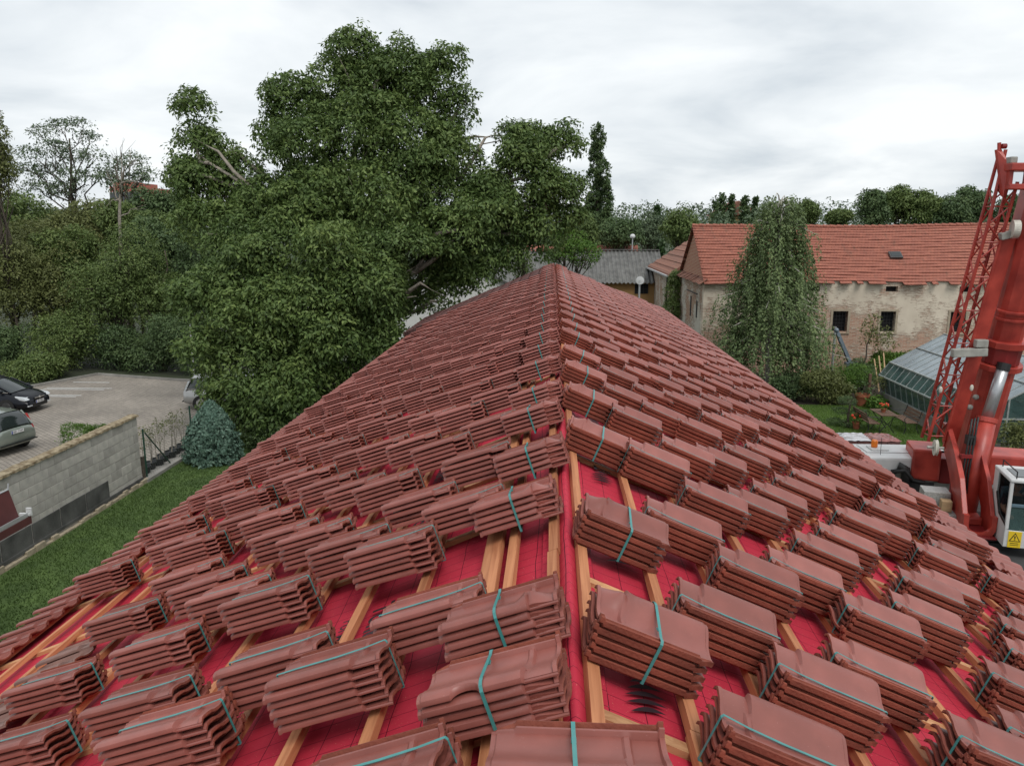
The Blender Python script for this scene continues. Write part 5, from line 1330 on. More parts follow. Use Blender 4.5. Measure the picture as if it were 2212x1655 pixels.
for yy in (gy0, gy1):
    mb = MB(); mb.prism([p for p in PR], yy - .003, yy + .003, 'y'); mb.build('end_pane', 'glass_side', GH)
    for k in range(9):
        x = 14.0 + 4.7 * k / 8
        zt = 1.2 if x < 14.05 or x > 18.65 else (1.75 + 1.2 * (1 - abs(x - 16.35) / 2.1) if 14.25 < x < 18.45 else 1.6)
        MB().beam((x, yy - .02, .5), (x, yy - .02, zt), .05, .04, up=(0, 1, 0)).build('post', 'gh_frame', GH)
    MB().beam((13.9, yy - .022, 1.3), (18.8, yy - .022, 1.3), .04, .05).build('rail', 'gh_frame', GH)
PB = thing('potting_bench', 'long pale potting bench seen through the greenhouse glass', 'bench', (15.2, 28.5, 0))
MB().mm((14.6, 25.5, .62), (15.7, 31.8, .68)).build('top', 'timber_pale', PB)
for yy in (25.7, 28.6, 31.6):
    for xx in (14.7, 15.6): MB().mm((xx - .04, yy - .04, 0), (xx + .04, yy + .04, .62)).build('leg', 'timber_pale', PB)
sheet('greenhouse_floor', [(14.1, 24.8), (18.6, 24.8), (18.6, 32.6), (14.1, 32.6)], .012, 'concrete')

# ------------------------------------------------------------------ garden furniture and plants
def slat(mb_parent, name, a, b, w, h, up=(0, 0, 1), mat='teak'): return MB().beam(a, b, w, h, up).build(name, mat, mb_parent, bevel=.004)
GT = thing('garden_table', 'slatted wooden garden table with black iron legs on the lawn', 'table', (12.15, 27.95, 0))
for k in range(6): x = 11.86 + .105 * k + .03; slat(GT, 'slat', (x, 27.4, .70), (x, 28.5, .70), .092, .028)
def iron_curve(p, name, pts, r=.014): MB().tube(pts, r, 6).build(name, 'iron', p)
for yy in (27.6, 28.3):
    for sx in (-1, 1):
        cx_ = 12.15; iron_curve(GT, 'leg', [(cx_ + sx * .28, yy, 0), (cx_ + sx * .20, yy, .12), (cx_ + sx * .02, yy, .35), (cx_ + sx * .16, yy, .52), (cx_ + sx * .26, yy, .66), (cx_ + sx * .18, yy, .685)])
iron_curve(GT, 'stretcher', [(12.15, 27.6, .35), (12.15, 28.3, .35)])
def bench(label, x, y0, y1, face):
    t = thing('garden_bench', label, 'bench', (x, (y0 + y1) / 2, 0), 'garden benches')
    for k in range(4): xx = x + face * (-.16 + .1 * k); slat(t, 'seat_slat', (xx, y0, .42), (xx, y1, .42), .085, .025)
    for k in range(3): z = .52 + .11 * k; xx = x - face * (.24 + .05 * k); slat(t, 'back_slat', (xx, y0, z), (xx, y1, z), .09, .022, up=(face, 0, .3))
    for yy in (y0 + .06, y1 - .06):
        iron_curve(t, 'leg', [(x + face * .24, yy, 0), (x + face * .18, yy, .2), (x + face * .21, yy, .40), (x - face * .2, yy, .40), (x - face * .33, yy, .84)])
        iron_curve(t, 'leg', [(x - face * .3, yy, 0), (x - face * .2, yy, .2), (x - face * .2, yy, .40)])
        iron_curve(t, 'armrest', [(x + face * .21, yy, .40), (x + face * .26, yy, .55), (x + face * .18, yy, .64), (x - face * .27, yy, .66)])
    return t
bench('wooden garden bench on the near left side of the garden table', 11.62, 27.35, 28.6, 1)
bench('wooden garden bench by the greenhouse wall, right of the table', 12.98, 27.5, 28.75, -1)
def pot(name, label, x, y, z, r, h, mat='terracotta', petal=None, leafm='leaf_bright', n=250, seed=1, fr=1.5, fz=1.2):
    t = thing(name, label, 'potted plant', (x, y, z)); MB().lathe((x, y, z), [(r * .65, 0), (r * .95, h * .8), (r * 1.08, h * .8), (r * 1.08, h), (r * .9, h), (r * .85, h * .85)], 14).build('pot', mat, t)
    foliage('foliage', [((x, y, z + h + r * .6), (r * fr, r * fr, r * fz))], t, leafm, n, r * .5, seed, per=5, clr=r * .2)
    if petal:
        mb = MB(); rg = random.Random(seed)
        for k in range(9): a = rg.uniform(0, 6.3); q = rg.uniform(.3, fr) * r; mb.blob((x + q * math.cos(a), y + q * math.sin(a), z + h + r * (1.0 + rg.random() * .9)), r * .36, 6, 5)
        mb.build('flowers', petal, t)
    return t
pot('flower_pot', 'terracotta pot of red geraniums on the garden table', 12.12, 27.95, .715, .10, .14, petal='petal_red', seed=2)
pot('flower_pot', 'hanging terracotta pot with pink flowers beside the cloud pine', 11.3, 28.2, 0, .15, .28, petal='petal_red', seed=3)
pot('stone_urn', 'wide terracotta urn before the shrub bed', 13.0, 32.1, 0, .28, .5, n=120, seed=4, leafm='leaf_dark')
cp = thing('cloud_pine', 'cloud pruned pine with foliage pads on the garden lawn', 'tree', (11.1, 28.4, 0))
pads = [(zx, zy, r_) for zx, zy, r_ in ((190, 1050, .34), (120, 1180, .30), (340, 1215, .32), (30, 1310, .26), (175, 1340, .2), (185, 1415, .26))]
mb = MB(); cb0 = np.array([11.1, 28.4, 0]); PL = []
for k, (zx, zy, r_) in enumerate(pads):
    p_ = at((3250 + zx * .302) * .553, (1250 + zy * .302) * .553, 28.4 + .25 * (k % 2)); PL.append((p_, (r_, r_, r_ * .42)))
    q = np.array([11.1, 28.4, min(p_[2] * .75, .8)]); mb.tube([q, (q + p_) / 2 + (0, 0, .05), p_ - (0, 0, .08)], [.03, .022, .015], 6)
mb.tube([cb0, (11.05, 28.4, .5), (11.12, 28.42, 1.0)], [.06, .05, .03], 8); mb.build('trunk', 'bark', cp); foliage('crown', PL, cp, 'leaf_dark', 4200, .06, 5, per=8, clr=.05, droop=-.4, width=.3)
def shrub(label, c, r, mat, n, leaf, seed, name='shrub'):
    t = thing(name, label, 'shrub', (c[0], c[1], 0)); rng = np.random.default_rng(seed); foliage('foliage', sublobes(c, r, 7, rng, .55), t, mat, n, leaf, seed, per=8, clr=leaf * 1.4, clip=lambda X: X[:, 2] < .01)
    mb = MB()
    for k in range(4): mb.tube([(c[0], c[1], 0), (c[0] + rng.normal() * r[0] * .4, c[1] + rng.normal() * r[1] * .4, c[2] + r[2] * .4)], [.03, .008], 5)
    mb.build('stem', 'bark', t); return t
shrub('bright green rounded shrub in the middle of the garden bed', (12.95, 33.6, .75), (.9, .7, .75), 'leaf_bright', 6000, .08, 601)
shrub('dull olive rhododendron at the left of the garden bed', (11.5, 32.3, .65), (1.25, .8, .7), 'leaf_olive', 7000, .11, 602)
shrub('dark conifer bush behind the bright shrub', (14.1, 35.0, .8), (.8, .7, .95), 'leaf_dark', 5000, .08, 603)
shrub('low hosta with pale flowers beside the urn', (13.5, 31.6, .25), (.4, .35, .3), 'leaf_bright', 900, .12, 604)
shrub('dark shrub at the birch foot behind the roof edge', (10.4, 33.0, .5), (1.0, .8, .55), 'leaf_dark', 4500, .09, 605)
shrub('yellow green bush right of the greenhouse end', (15.6, 22.9, .9), (.9, .8, .95), 'leaf_bright', 6000, .1, 606)
shrub('straggly climber at the greenhouse end wall', (14.6, 24.0, .7), (.6, .4, .8), 'leaf_olive', 2200, .09, 607)
vh = thing('vine_hedge', 'boxy green vine hedge behind the greenhouse', 'hedge', (16.8, 38.0, 0)); foliage('foliage', [((16.1 + .55 * k, 38.0, .6), (.5, .5, .75)) for k in range(4)], vh, 'leaf_bright', 7000, .13, 608, clr=.12); MB().tube([(16.8, 38, 0), (16.8, 38, 1)], .05, 6).build('stem', 'bark', vh)
rs = thing('rose_standard', 'small standard rose with dull flowers by the greenhouse corner', 'plant', (13.75, 32.2, 0)); MB().tube([(13.75, 32.2, 0), (13.75, 32.2, .8)], .015, 6).build('stem', 'bark_pale', rs); foliage('foliage', [((13.75, 32.2, .95), (.28, .28, .25))], rs, 'leaf_olive', 500, .07, 9, per=5, clr=.05)
tag(MB().mm((13.22, 32.1, 0), (13.32, 32.2, 1.35)).build('garden_post', 'teak'), 'brown wooden post standing in the garden bed', 'post')
ty = thing('young_tree', 'spindly young tree with sparse leaves before the old facade', 'tree', (15.4, 37.9, 0)); a_, b_ = (15.2, 37.9, 0), at((3250 + 560 * .302) * .553, (1250 - 60 * .302) * .553, 37.9)
MB().tube(limb_path(a_, b_, np.random.default_rng(8), 6, .03), [.05, .045, .04, .03, .025, .015, .008], 6).build('trunk', 'bark', ty)
foliage('crown', [pxlobe((3250 + x * .302) * .553, (1250 + y * .302) * .553, r_, 37.9) for x, y, r_ in ((530, 20, 16), (470, 130, 15), (620, 220, 22), (690, 330, 20), (450, 240, 14))], ty, 'leaf_olive', 900, .12, 12, per=5, clr=.14)
for k, (x0, y0, x1, y1) in enumerate(((12.2, 34.0, 13.9, 35.9),)):
    rl = thing('handrail', 'low pale steel railing near the birch foot', 'railing', (x0, y0, 0))
    for z in (.30, .62): MB().tube([(x0, y0, z), (x1, y1, z)], .022, 6).build('rail', 'galv', rl)
    for f in (0, .5, 1): MB().tube([(x0 + (x1 - x0) * f, y0 + (y1 - y0) * f, 0), (x0 + (x1 - x0) * f, y0 + (y1 - y0) * f, .64)], .024, 6).build('post', 'galv', rl)
pm('hoist_blue', (.16, .20, .235), .5, .25, 5, metal=.3)
ho = thing('loading_hoist', 'blue grey loading arm on a pedestal before the old facade', 'hoist', (14.3, 36.9, 0))
MB().tube([(13.3, 36.6, 0), (13.3, 36.6, 2.75)], .06, 8).build('mast', 'galv', ho)
MB().beam((13.34, 36.62, 2.62), (14.25, 36.9, .95), .13, .16).build('arm', 'hoist_blue', ho); MB().blob((13.36, 36.6, 2.58), .12).build('pivot', 'hoist_blue', ho, smooth=True)
MB().tube([(13.55, 36.66, 2.1), (13.75, 36.72, 1.75)], .06, 8).build('cylinder', 'hoist_blue', ho)
for dx_ in (-.28, .0, .3): MB().beam((14.32 + dx_ * .5, 36.9, .98), (14.32 + dx_ * 1.3, 36.9 - abs(dx_) * .3, 0), .14, .10).build('leg', 'hoist_blue', ho)
MB().box((14.32, 36.9, .95), (.62, .35, .16)).build('head_plate', 'hoist_blue', ho, bevel=.02)
for k in range(3):
    tag(MB().beam((14.6 + .2 * k, 34.2 + .1 * k, 0.02), (15.3 + .2 * k, 36.8, 1.2 + .15 * k), .05, .05).build('leaning_pole', 'timber_pale'), f'thin pale pole leaning by the greenhouse corner, {ordw(k + 1)} from left', 'pole', 'poles leaning by the greenhouse')

# pallets of tiles in film
pm('film_grey', (.42, .42, .44), .18, .25, 5, spec=.9); pm('film_red', (.22, .075, .065), .2, .35, 5, spec=.9); pm('pack_tile', (.13, .055, .05), .5, .3, 8); pm('label_blue', (.12, .40, .62), .5, .1, 8)
def pallet(label, cx_, cy_, film, a):
    t = thing('tile_pallet', label, 'pallet', (cx_, cy_, 0), 'wrapped tile pallets at the lawn edge', rotz=a)
    for k in (-1, 0, 1): MB().mm((-.40, k * .32 - .05, 0), (.40, k * .32 + .05, .11)).build('runner', 'timber_pale', t, local=True)
    MB().mm((-.41, -.42, .112), (.41, .42, .135)).build('deck', 'timber_pale', t, local=True)
    for r_ in range(2):
        for k in range(2):
            for j in range(2): MB().mm((-.40 + .4 * k + .006, -.42 + .42 * j + .006, .14 + .36 * r_), (-.40 + .4 * (k + 1) - .006, -.42 + .42 * (j + 1) - .006, .14 + .36 * (r_ + 1) - .012)).build('bundle', 'pack_tile', t, local=True, bevel=.01)
    rg = random.Random(int(cx_ * 10)); V, F = [], []; nx = 10
    for i in range(nx + 1):
        for j in range(nx + 1): V.append((-.43 + .86 * i / nx, -.45 + .90 * j / nx, .885 + rg.uniform(-.012, .02) - (.05 if i in (0, nx) or j in (0, nx) else 0)))
    for i in range(nx):
        for j in range(nx): p = i * (nx + 1) + j; F.append((p, p + nx + 1, p + nx + 2, p + 1))
    m_ = MB(); m_.add(V, F); m_.build('film', film, t, local=True, recalc=False)
    MB().mm((-.434, -.30, .45), (-.428, -.16, .58)).build('label_sheet', 'label_blue', t, local=True); MB().mm((-.36, -.433, .50), (-.20, -.427, .62)).build('label_sheet', 'label_blue', t, local=True)
pallet('grey film wrapped pallet of tiles at the lawn edge, left of the red one', 9.55, 23.95, 'film_grey', R(-4)); pallet('red film wrapped pallet of tiles at the lawn edge', 10.4, 23.93, 'film_red', R(3))

# ------------------------------------------------------------------ mobile crane
pm('crane_red', (.34, .030, .021), .45, .3, 2.5, coat=.1, c2=(.47, .06, .040)); pm('crane_red_dark', (.20, .014, .014), .5, .3, 3)
pm('chequer', (.42, .42, .40), .4, .2, 30, .6, metal=.5, bscale=60); pm('sheave', (.55, .53, .46), .5, .15, 10); pm('hose', (.012, .012, .012), .5, .2, 10); pm('rod', (.42, .43, .44), .38, .08, 6, metal=.8)
pm('crane_grey', (.30, .30, .27), .6, .25, 6); pm('chassis', (.045, .045, .045), .7, .3, 3); pm('sign_yellow', (.75, .52, .02), .5, .05, 6); pm('beacon_orange', (.75, .18, .01), .3, .1, 8); pm('seat_cloth', (.10, .16, .2), .9, .2, 8)
pm('skin', (.34, .18, .12), .6, .1, 10); pm('hair', (.012, .009, .007), .7, .2, 20); pm('shirt', (.010, .012, .022), .9, .2, 20)
CR = thing('mobile_crane', 'red mobile crane with raised boom, lattice jib and white cab', 'crane', (8.72, 15.6, 0))
CF, CS, CO = np.array([-.23, -.973]), np.array([.973, -.23]), np.array([8.72, 15.6]); PHI = R(-13.3)
def cp_(a, b, z): q = CO + CS * a + CF * b; return (float(q[0]), float(q[1]), z)
def cbox(name, a0, a1, b0, b1, z0, z1, mat, bevel=.02, parent=None):
    c_ = cp_((a0 + a1) / 2, (b0 + b1) / 2, (z0 + z1) / 2); return MB().box(c_, (abs(a1 - a0), abs(b1 - b0), z1 - z0), (0, 0, PHI)).build(name, mat, parent or CR, bevel=bevel)
def cplate(name, a0, a1, poly, mat, bevel=.012, parent=None):
    """outline in (forward, z), thickness from a0 to a1"""
    n = len(poly); V = [cp_(a0, p[0], p[1]) for p in poly] + [cp_(a1, p[0], p[1]) for p in poly]
    m_ = MB(); m_.add(V, [tuple(range(n)), tuple(range(2 * n - 1, n - 1, -1))] + [(i, i + n, (i + 1) % n + n, (i + 1) % n) for i in range(n)]); return m_.build(name, mat, parent or CR, bevel=bevel)
# carrier
cbox('chassis', -1.05, 1.25, -3.6, 2.6, .55, 1.18, 'chassis')
for b in (-3.0, -1.7, 1.6):
    for a in (-1.0, 1.2):
        w = thing('wheel', None, None); w.parent = CR; c_ = cp_(a, b, .52); w.location = Vector(c_) - Vector(CR.location); w.rotation_euler = (0, 0, PHI)
        MB().tube([(-.15, 0, 0), (-.13, 0, 0), (.13, 0, 0), (.15, 0, 0)], [.46, .52, .52, .46], 20).build('tyre', 'tyre', w, local=True); MB().tube([(-.155, 0, 0), (.155, 0, 0)], .27, 14).build('rim', 'crane_grey', w, local=True)
c_ = cp_(0.05, .25, 0); MB().lathe((c_[0], c_[1], 0), [(.86, 1.18), (.86, 1.30), (.78, 1.30), (.78, 1.385)], 36).build('slew_ring', 'trim_black', CR)
# white carrier deck with cab front
k0 = MB(); k0.mm((7.42, 17.55, 1.68), (9.4, 18.75, 2.08)); dk = k0.build('carrier_body', 'white_paint', CR, bevel=.05)
MB().mm((7.50, 17.95, 2.085), (9.38, 18.6, 2.1)).build('deck_top', 'white_paint', dk); MB().mm((7.46, 17.62, .75), (9.36, 18.7, 1.675)).build('carrier_side', 'crane_grey', dk, bevel=.03); MB().mm((7.40, 17.75, 1.72), (7.415, 18.6, 1.98)).build('window', 'car_glass', dk); MB().mm((7.65, 18.05, 2.1), (8.05, 18.4, 2.135)).build('hatch', 'white_paint', dk, bevel=.008)
MB().mm((8.3, 17.50, 1.0), (8.9, 17.545, 1.5)).build('vent', 'chassis', dk); MB().tube([(7.9, 17.5, 1.75), (8.15, 17.4, 1.83), (8.35, 17.4, 1.6), (8.6, 17.35, 1.55)], .06, 8).build('hose', 'hose', dk, smooth=True); MB().tube([(8.05, 17.52, 1.9), (8.2, 17.46, 1.85), (8.24, 17.44, 1.3)], .10, 8).build('exhaust', 'hose', dk, smooth=True)
bc = MB(); bc.lathe((7.78, 18.25, 2.1), [(.06, 0), (.06, .05), (.075, .05), (.075, .19), (.05, .22)], 12); bc.build('beacon', 'beacon_orange', dk); MB().tube([(7.75, 17.8, 2.0), (7.72, 17.75, 2.5)], .006, 5).build('aerial', 'trim_black', dk); MB().beam((7.9, 18.45, 2.07), (8.4, 18.45, 2.07), .02, .05).build('light_bar', 'white_paint', dk)
# superstructure frame: two cheek plates and the horseshoe in front
pl = [(1.0, 1.40), (1.0, 1.76), (.50, 2.38), (-.15, 2.80), (-.85, 3.12), (-1.2, 3.12), (-1.1, 2.72), (-.30, 2.25), (.30, 1.75), (.42, 1.40)]
cplate('side_plate', -.40, -.30, pl, 'crane_red'); cplate('side_plate', .09, .17, pl, 'crane_red')
hs = MB(); A = []
for i in range(13): t_ = math.pi + math.pi * i / 12; A.append((.24 * math.cos(t_) + .005, 1.62 + .16 * math.sin(t_)))
out = [(-.35, 1.82), (-.34, 1.54), (-.24, 1.39), (.25, 1.39), (.35, 1.54), (.36, 1.82)]
poly = out + [(.246, 1.82)] + A[::-1] + [(-.236, 1.82)]
n = len(poly); V = [cp_(p[0] * .82 - .115, 1.004, p[1]) for p in poly] + [cp_(p[0] * .82 - .115, 1.10, p[1]) for p in poly]
hs.add(V, [tuple(range(n)), tuple(range(2 * n - 1, n - 1, -1))] + [(i, i + n, (i + 1) % n + n, (i + 1) % n) for i in range(n)]); hs.build('front_horseshoe', 'crane_red', CR)
cbox('base_plate', -.42, .18, -1.6, 1.2, 1.386, 1.43, 'crane_red_dark'); cbox('cross_beam', -.295, .085, -.55, -.35, 1.43, 2.1, 'crane_red_dark'); cbox('tray', -.29, .085, .15, .55, 1.435, 1.58, 'crane_red')
cbox('counterweight', -.80, -.20, -2.6, -1.75, 1.58, 2.32, 'crane_red', .05); cbox('counterweight', .75, 1.75, -2.6, -1.75, 1.6, 2.30, 'crane_red', .05); cbox('counterweight', -.19, .73, -2.65, -1.9, 1.5, 2.1, 'crane_red_dark', .04)
tb = cbox('step_box', -.94, -.40, -.20, .62, 1.19, 1.62, 'chequer', .01); cbox('box_lid', -.94, -.44, -.20, .22, 1.625, 1.95, 'chequer', .01, tb); cbox('canister', -.66, -.46, .28, .48, 1.625, 1.86, 'timber_pale', .02, tb)
# telescopic boom
B0, B1 = at(2111, 940, 16.9), at(2202, 608, 16.15); bd = (B1 - B0) / np.linalg.norm(B1 - B0)
def on_boom(z): return B0 + bd * ((z - B0[2]) / bd[2])
def boom_section(name, z0, z1, w, d, mat):
    P, Q = on_boom(z0), on_boom(z1); ax = Vector(bd); sx = Vector((CS[0], CS[1], 0)); sx = (sx - ax * sx.dot(ax)).normalized(); fy = ax.cross(sx) * -1
    prof_ = [(-w / 2, -d / 2), (w / 2, -d / 2), (w / 2, d * .15), (w * .46, d * .30), (w * .30, d * .44), (0, d * .5), (-w * .30, d * .44), (-w * .46, d * .30), (-w / 2, d * .15)]
    if fy.y > 0: fy = -fy
    n = len(prof_); V = [Vector(p) + sx * a + fy * b for p in (P, Q) for a, b in prof_]
    m_ = MB(); m_.add(V, [tuple(range(n)), tuple(range(2 * n - 1, n - 1, -1))] + [(i, i + n, (i + 1) % n + n, (i + 1) % n) for i in range(n)]); return m_.build(name, mat, CR, bevel=.012)
zc_ = lambda y: float(at(2160, y, 16.4)[2])
bs = boom_section('boom_section', 2.05, zc_(790), .66, .80, 'crane_red'); boom_section('boom_section', zc_(790), 13.5, .60, .74, 'crane_red')
for y0, y1, w, d in ((792, 780, .86, 1.0), (742, 728, .82, .96), (684, 678, .70, .86), (668, 662, .70, .86)): boom_section('boom_collar', zc_(y0), zc_(y1), w, d, 'crane_red')
boom_section('boom_collar', zc_(779), zc_(743), .70, .84, 'crane_red_dark')
for a_, b_ in (((2095, 880), (2104, 868)), ((2108, 858), (2112, 846))):
    p_ = at(*a_, 16.45); MB().blob(p_, (.07, .05, .06), 8, 6).build('sheave_clamp', 'crane_grey', CR)
cy0, cy1, cy2 = at(2086, 1108, 15.55), at(2131, 908, 15.95), at(2170, 785, 16.1)
MB().tube([cy0, cy1], .185, 18).build('luffing_cylinder', 'crane_red', CR, smooth=True); MB().tube([cy1 + (cy0 - cy1) * .02, cy1 - (cy0 - cy1) * .03], .20, 18).build('cylinder_collar', 'crane_red', CR); MB().tube([cy1, cy2], .115, 18).build('piston_rod', 'rod', CR, smooth=True); MB().tube([cy2 + (cy1 - cy2) * .12, cy2], .13, 16).build('rod_end', 'trim_black', CR)
hz = MB(); hp = [at(2100, 905, 15.75), at(2094, 940, 15.7), at(2086, 985, 15.6), at(2078, 1030, 15.55), at(2074, 1070, 15.5)]
for k in range(3): MB().tube([p + np.array([.06 * k, 0, .02 * k]) for p in hp], .02, 6).build('hose', 'hose', CR, smooth=True)
MB().box(at(2096, 950, 15.75), (.16, .16, .2)).build('valve_block', 'hose', CR, bevel=.02); MB().box(hp[2], (.22, .10, .07)).build('clamp', 'crane_red_dark', CR)
# lattice jib folded along the boom
JA0, JA1 = at(1991, 945, 16.75), at(2160, 326, 15.95)
OFF = {'A': np.array([0, 0, 0]), 'B': np.array([.0, -.30, 0]), 'C': np.array([.33, .0, 0]), 'D': np.array([.33, -.30, 0])}
jb = MB().tube([JA0, JA1], .034, 8).build('chord', 'crane_red', CR)
def jp(k, f): return JA0 + (JA1 - JA0) * f + OFF[k] * (1.0 if f < .78 else max(.55, 1 - (f - .78) * 1.6) if k != 'C' and k != 'D' else 1.0)
for k in 'BCD': MB().tube([jp(k, 0), jp(k, .78), jp(k, .90 if k != 'B' else 1)], .034, 8).build('chord', 'crane_red', CR)
NBY = 15
for f0 in range(NBY):
    a, b = .02 + .86 * f0 / NBY, .02 + .86 * (f0 + 1) / NBY
    for (p, q) in (('A', 'B'), ('B', 'D'), ('D', 'C'), ('C', 'A')):
        u, v = (p, q) if f0 % 2 else (q, p)
        MB().tube([jp(u, a), jp(v, b)], .017, 6).build('lacing', 'crane_red', CR)
    if f0 % 2 == 0:
        for (p, q) in (('A', 'B'), ('B', 'D')): MB().tube([jp(p, a), jp(q, a)], .015, 6).build('lacing', 'crane_red', CR)
n = 2; V = []
for f in (-.03, .72):
    p = jp('D', max(0, f)) + (JA1 - JA0) * (min(0, f)); V += [p + (.02, .0, 0), p + (.30, .02, 0), p + (.30, .07, 0), p + (.02, .05, 0)]
MB().add(V, [(0, 1, 2, 3), (4, 7, 6, 5), (0, 4, 5, 1), (1, 5, 6, 2), (2, 6, 7, 3), (3, 7, 4, 0)]).build('jib_plate', 'crane_red', CR, bevel=.01)
sv = MB(); p = at(2021, 967, 16.15); ax = np.array([CS[0], CS[1], 0]); sv.tube([p - ax * .035, p - ax * .028, p - ax * .01, p, p + ax * .01, p + ax * .028, p + ax * .035], [.15, .175, .16, .15, .16, .175, .15], 26); sv.build('sheave', 'sheave', CR); MB().tube([p - ax * .16, p + ax * .16], .03, 8).build('axle', 'crane_grey', CR)
p = at(2193, 495, 15.75); MB().tube([p - ax * .06, p + ax * .06], .17, 24).build('sheave', 'sheave', CR)
hd = at(2171, 352, 15.65); hx = 1.0
MB().mm((hd[0], 15.4, hd[2] - .16), (hd[0] + hx, 15.9, hd[2] - .02)).build('jib_head', 'crane_red', CR, bevel=.02); MB().mm((hd[0] + .03, 15.45, hd[2] - .50), (hd[0] + hx, 15.85, hd[2] - .40)).build('jib_head_beam', 'crane_red', CR, bevel=.015)
for dx_ in (0, .42, .9): MB().mm((hd[0] + dx_ + .03, 15.5, hd[2] - .42), (hd[0] + dx_ + .10, 15.8, hd[2] - .14)).build('jib_head_post', 'crane_red', CR)
tp_ = at(2159, 324, 15.8); MB().add([tp_ + (-.05, 0, .0), tp_ + (.03, 0, .02), (hd[0] + .05, 15.6, hd[2] - .02), (hd[0] + .02, 15.6, hd[2] - .62), tp_ + (-.05, .08, 0), tp_ + (.03, .08, .02), (hd[0] + .05, 15.7, hd[2] - .02), (hd[0] + .02, 15.7, hd[2] - .62)], [(0, 1, 2, 3), (7, 6, 5, 4), (0, 4, 5, 1), (1, 5, 6, 2), (2, 6, 7, 3), (3, 7, 4, 0)]).build('head_gusset', 'crane_red', CR)
MB().tube([tp_ + (0, 0, -.05), tp_ + (-.02, 0, .13)], .035, 8).build('head_pin', 'crane_red', CR); MB().tube([tp_ + (.02, -.03, .06), tp_ + (.10, -.03, .06)], .05, 10).build('head_roller', 'crane_red_dark', CR)
for dx_ in (.02, .45): MB().mm((hd[0] + dx_, 15.5, hd[2] - .02), (hd[0] + dx_ + .13, 15.7, hd[2] + .10)).build('head_lug', 'crane_grey', CR, bevel=.02)
MB().beam(jp('D', .18), jp('D', .72) + np.array([.3, 0, 0]) * 0, .01, .01).build('stay_wire', 'iron', CR)
b0_, b1_ = at(2056, 763, 16.05), at(2131, 760, 16.0); MB().beam(b0_, b1_, .16, .17).build('jib_bracket', 'crane_grey', CR, bevel=.02); MB().beam(at(2106, 742, 16.0), at(2132, 742, 16.0), .14, .16).build('bracket_head', 'crane_grey', CR, bevel=.02)
b0_, b1_ = at(2160, 512, 15.85), at(2190, 505, 15.85); MB().beam(b0_, b1_, .14, .14).build('jib_bracket', 'crane_grey', CR, bevel=.02)
for q in ((2032, 842), (2099, 838)): MB().blob(at(*q, 16.1), (.04, .03, .07), 8, 6).build('hook_eye', 'sheave', CR)
# driver's cab: frame posts, panes, roof, panel
A0, A1, Bk, Bf, Z0, Z1 = .185, 1.0, .55, 1.50, 1.45, 2.66
cab = cbox('cab_floor', A0, A1, Bk, Bf, Z0 - .04, Z0 + .05, 'white_paint')
cplate('cab_side', A0 - .0, A0 + .045, [(Bk, Z0 + .25), (Bk, Z1), (Bk + .22, Z1), (Bk + .22, Z0 + .85), (Bk + .5, Z0 + .42), (Bf - .06, Z0 + .32), (Bf - .06, Z1 - .06), (Bk + .22, Z1), (Bf, Z1 - .03), (Bf, Z0), (Bk + .45, Z0)] if False else [(Bk, Z0 + .3), (Bk, Z1), (Bk + .24, Z1), (Bk + .24, Z0 + .80), (Bk + .5, Z0 + .46), (Bf, Z0 + .36), (Bf, Z0 - .05), (Bk + .45, Z0 - .05)], 'white_paint')
cplate('cab_side', A1 - .045, A1, [(Bk, Z0 + .3), (Bk, Z1), (Bk + .24, Z1), (Bk + .24, Z0 + .80), (Bk + .5, Z0 + .46), (Bf, Z0 + .36), (Bf, Z0 - .05), (Bk + .45, Z0 - .05)], 'white_paint')
cplate('side_window', A0 + .015, A0 + .025, [(Bk + .24, Z1 - .02), (Bk + .24, Z0 + .80), (Bk + .5, Z0 + .46), (Bf - .03, Z0 + .36), (Bf - .03, Z1 - .04)], 'glass_clear', 0); cplate('side_window', A1 - .025, A1 - .015, [(Bk + .24, Z1 - .02), (Bk + .24, Z0 + .80), (Bk + .5, Z0 + .46), (Bf - .03, Z0 + .36), (Bf - .03, Z1 - .04)], 'glass_clear', 0)
cplate('window_seal', A0 - .004, A0 + .012, [(Bk + .24, Z0 + .80), (Bk + .5, Z0 + .46), (Bf - .03, Z0 + .36), (Bf - .03, Z0 + .40), (Bk + .52, Z0 + .50), (Bk + .27, Z0 + .83)], 'trim_black', 0)
for a in (A0 + .03, A1 - .03): MB().beam(cp_(a, Bf - .02, Z0 + .3), cp_(a, Bf - .03, Z1), .06, .05, up=(CF[0], CF[1], 0)).build('cab_post', 'white_paint', CR, bevel=.01)
cbox('cab_roof', A0 - .01, A1 + .01, Bk - .01, Bf + .01, Z1, Z1 + .07, 'white_paint', .03); cbox('roof_window', A0 + .12, A1 - .12, Bk + .25, Bf - .15, Z1 + .075, Z1 + .085, 'car_glass', 0); cbox('front_rail', A0 + .06, A1 - .06, Bf - .05, Bf, Z0 + .74, Z0 + .80, 'seat_cloth', .01); cbox('front_panel', A0 + .04, A1 - .04, Bf - .04, Bf, Z0 - .05, Z0 + .28, 'white_paint', .01)
cbox('windscreen', A0 + .07, A1 - .07, Bf - .03, Bf - .022, Z0 + .80, Z1 - .02, 'glass_clear', 0); cbox('lower_windscreen', A0 + .07, A1 - .07, Bf - .03, Bf - .022, Z0 + .28, Z0 + .74, 'glass_side', 0); cbox('rear_panel', A0 + .05, A1 - .05, Bk, Bk + .04, Z0, Z1, 'chassis', 0); cbox('console', A0 + .5, A1 - .06, Bf - .3, Bf - .06, Z0 + .05, Z0 + .62, 'chassis', .03)
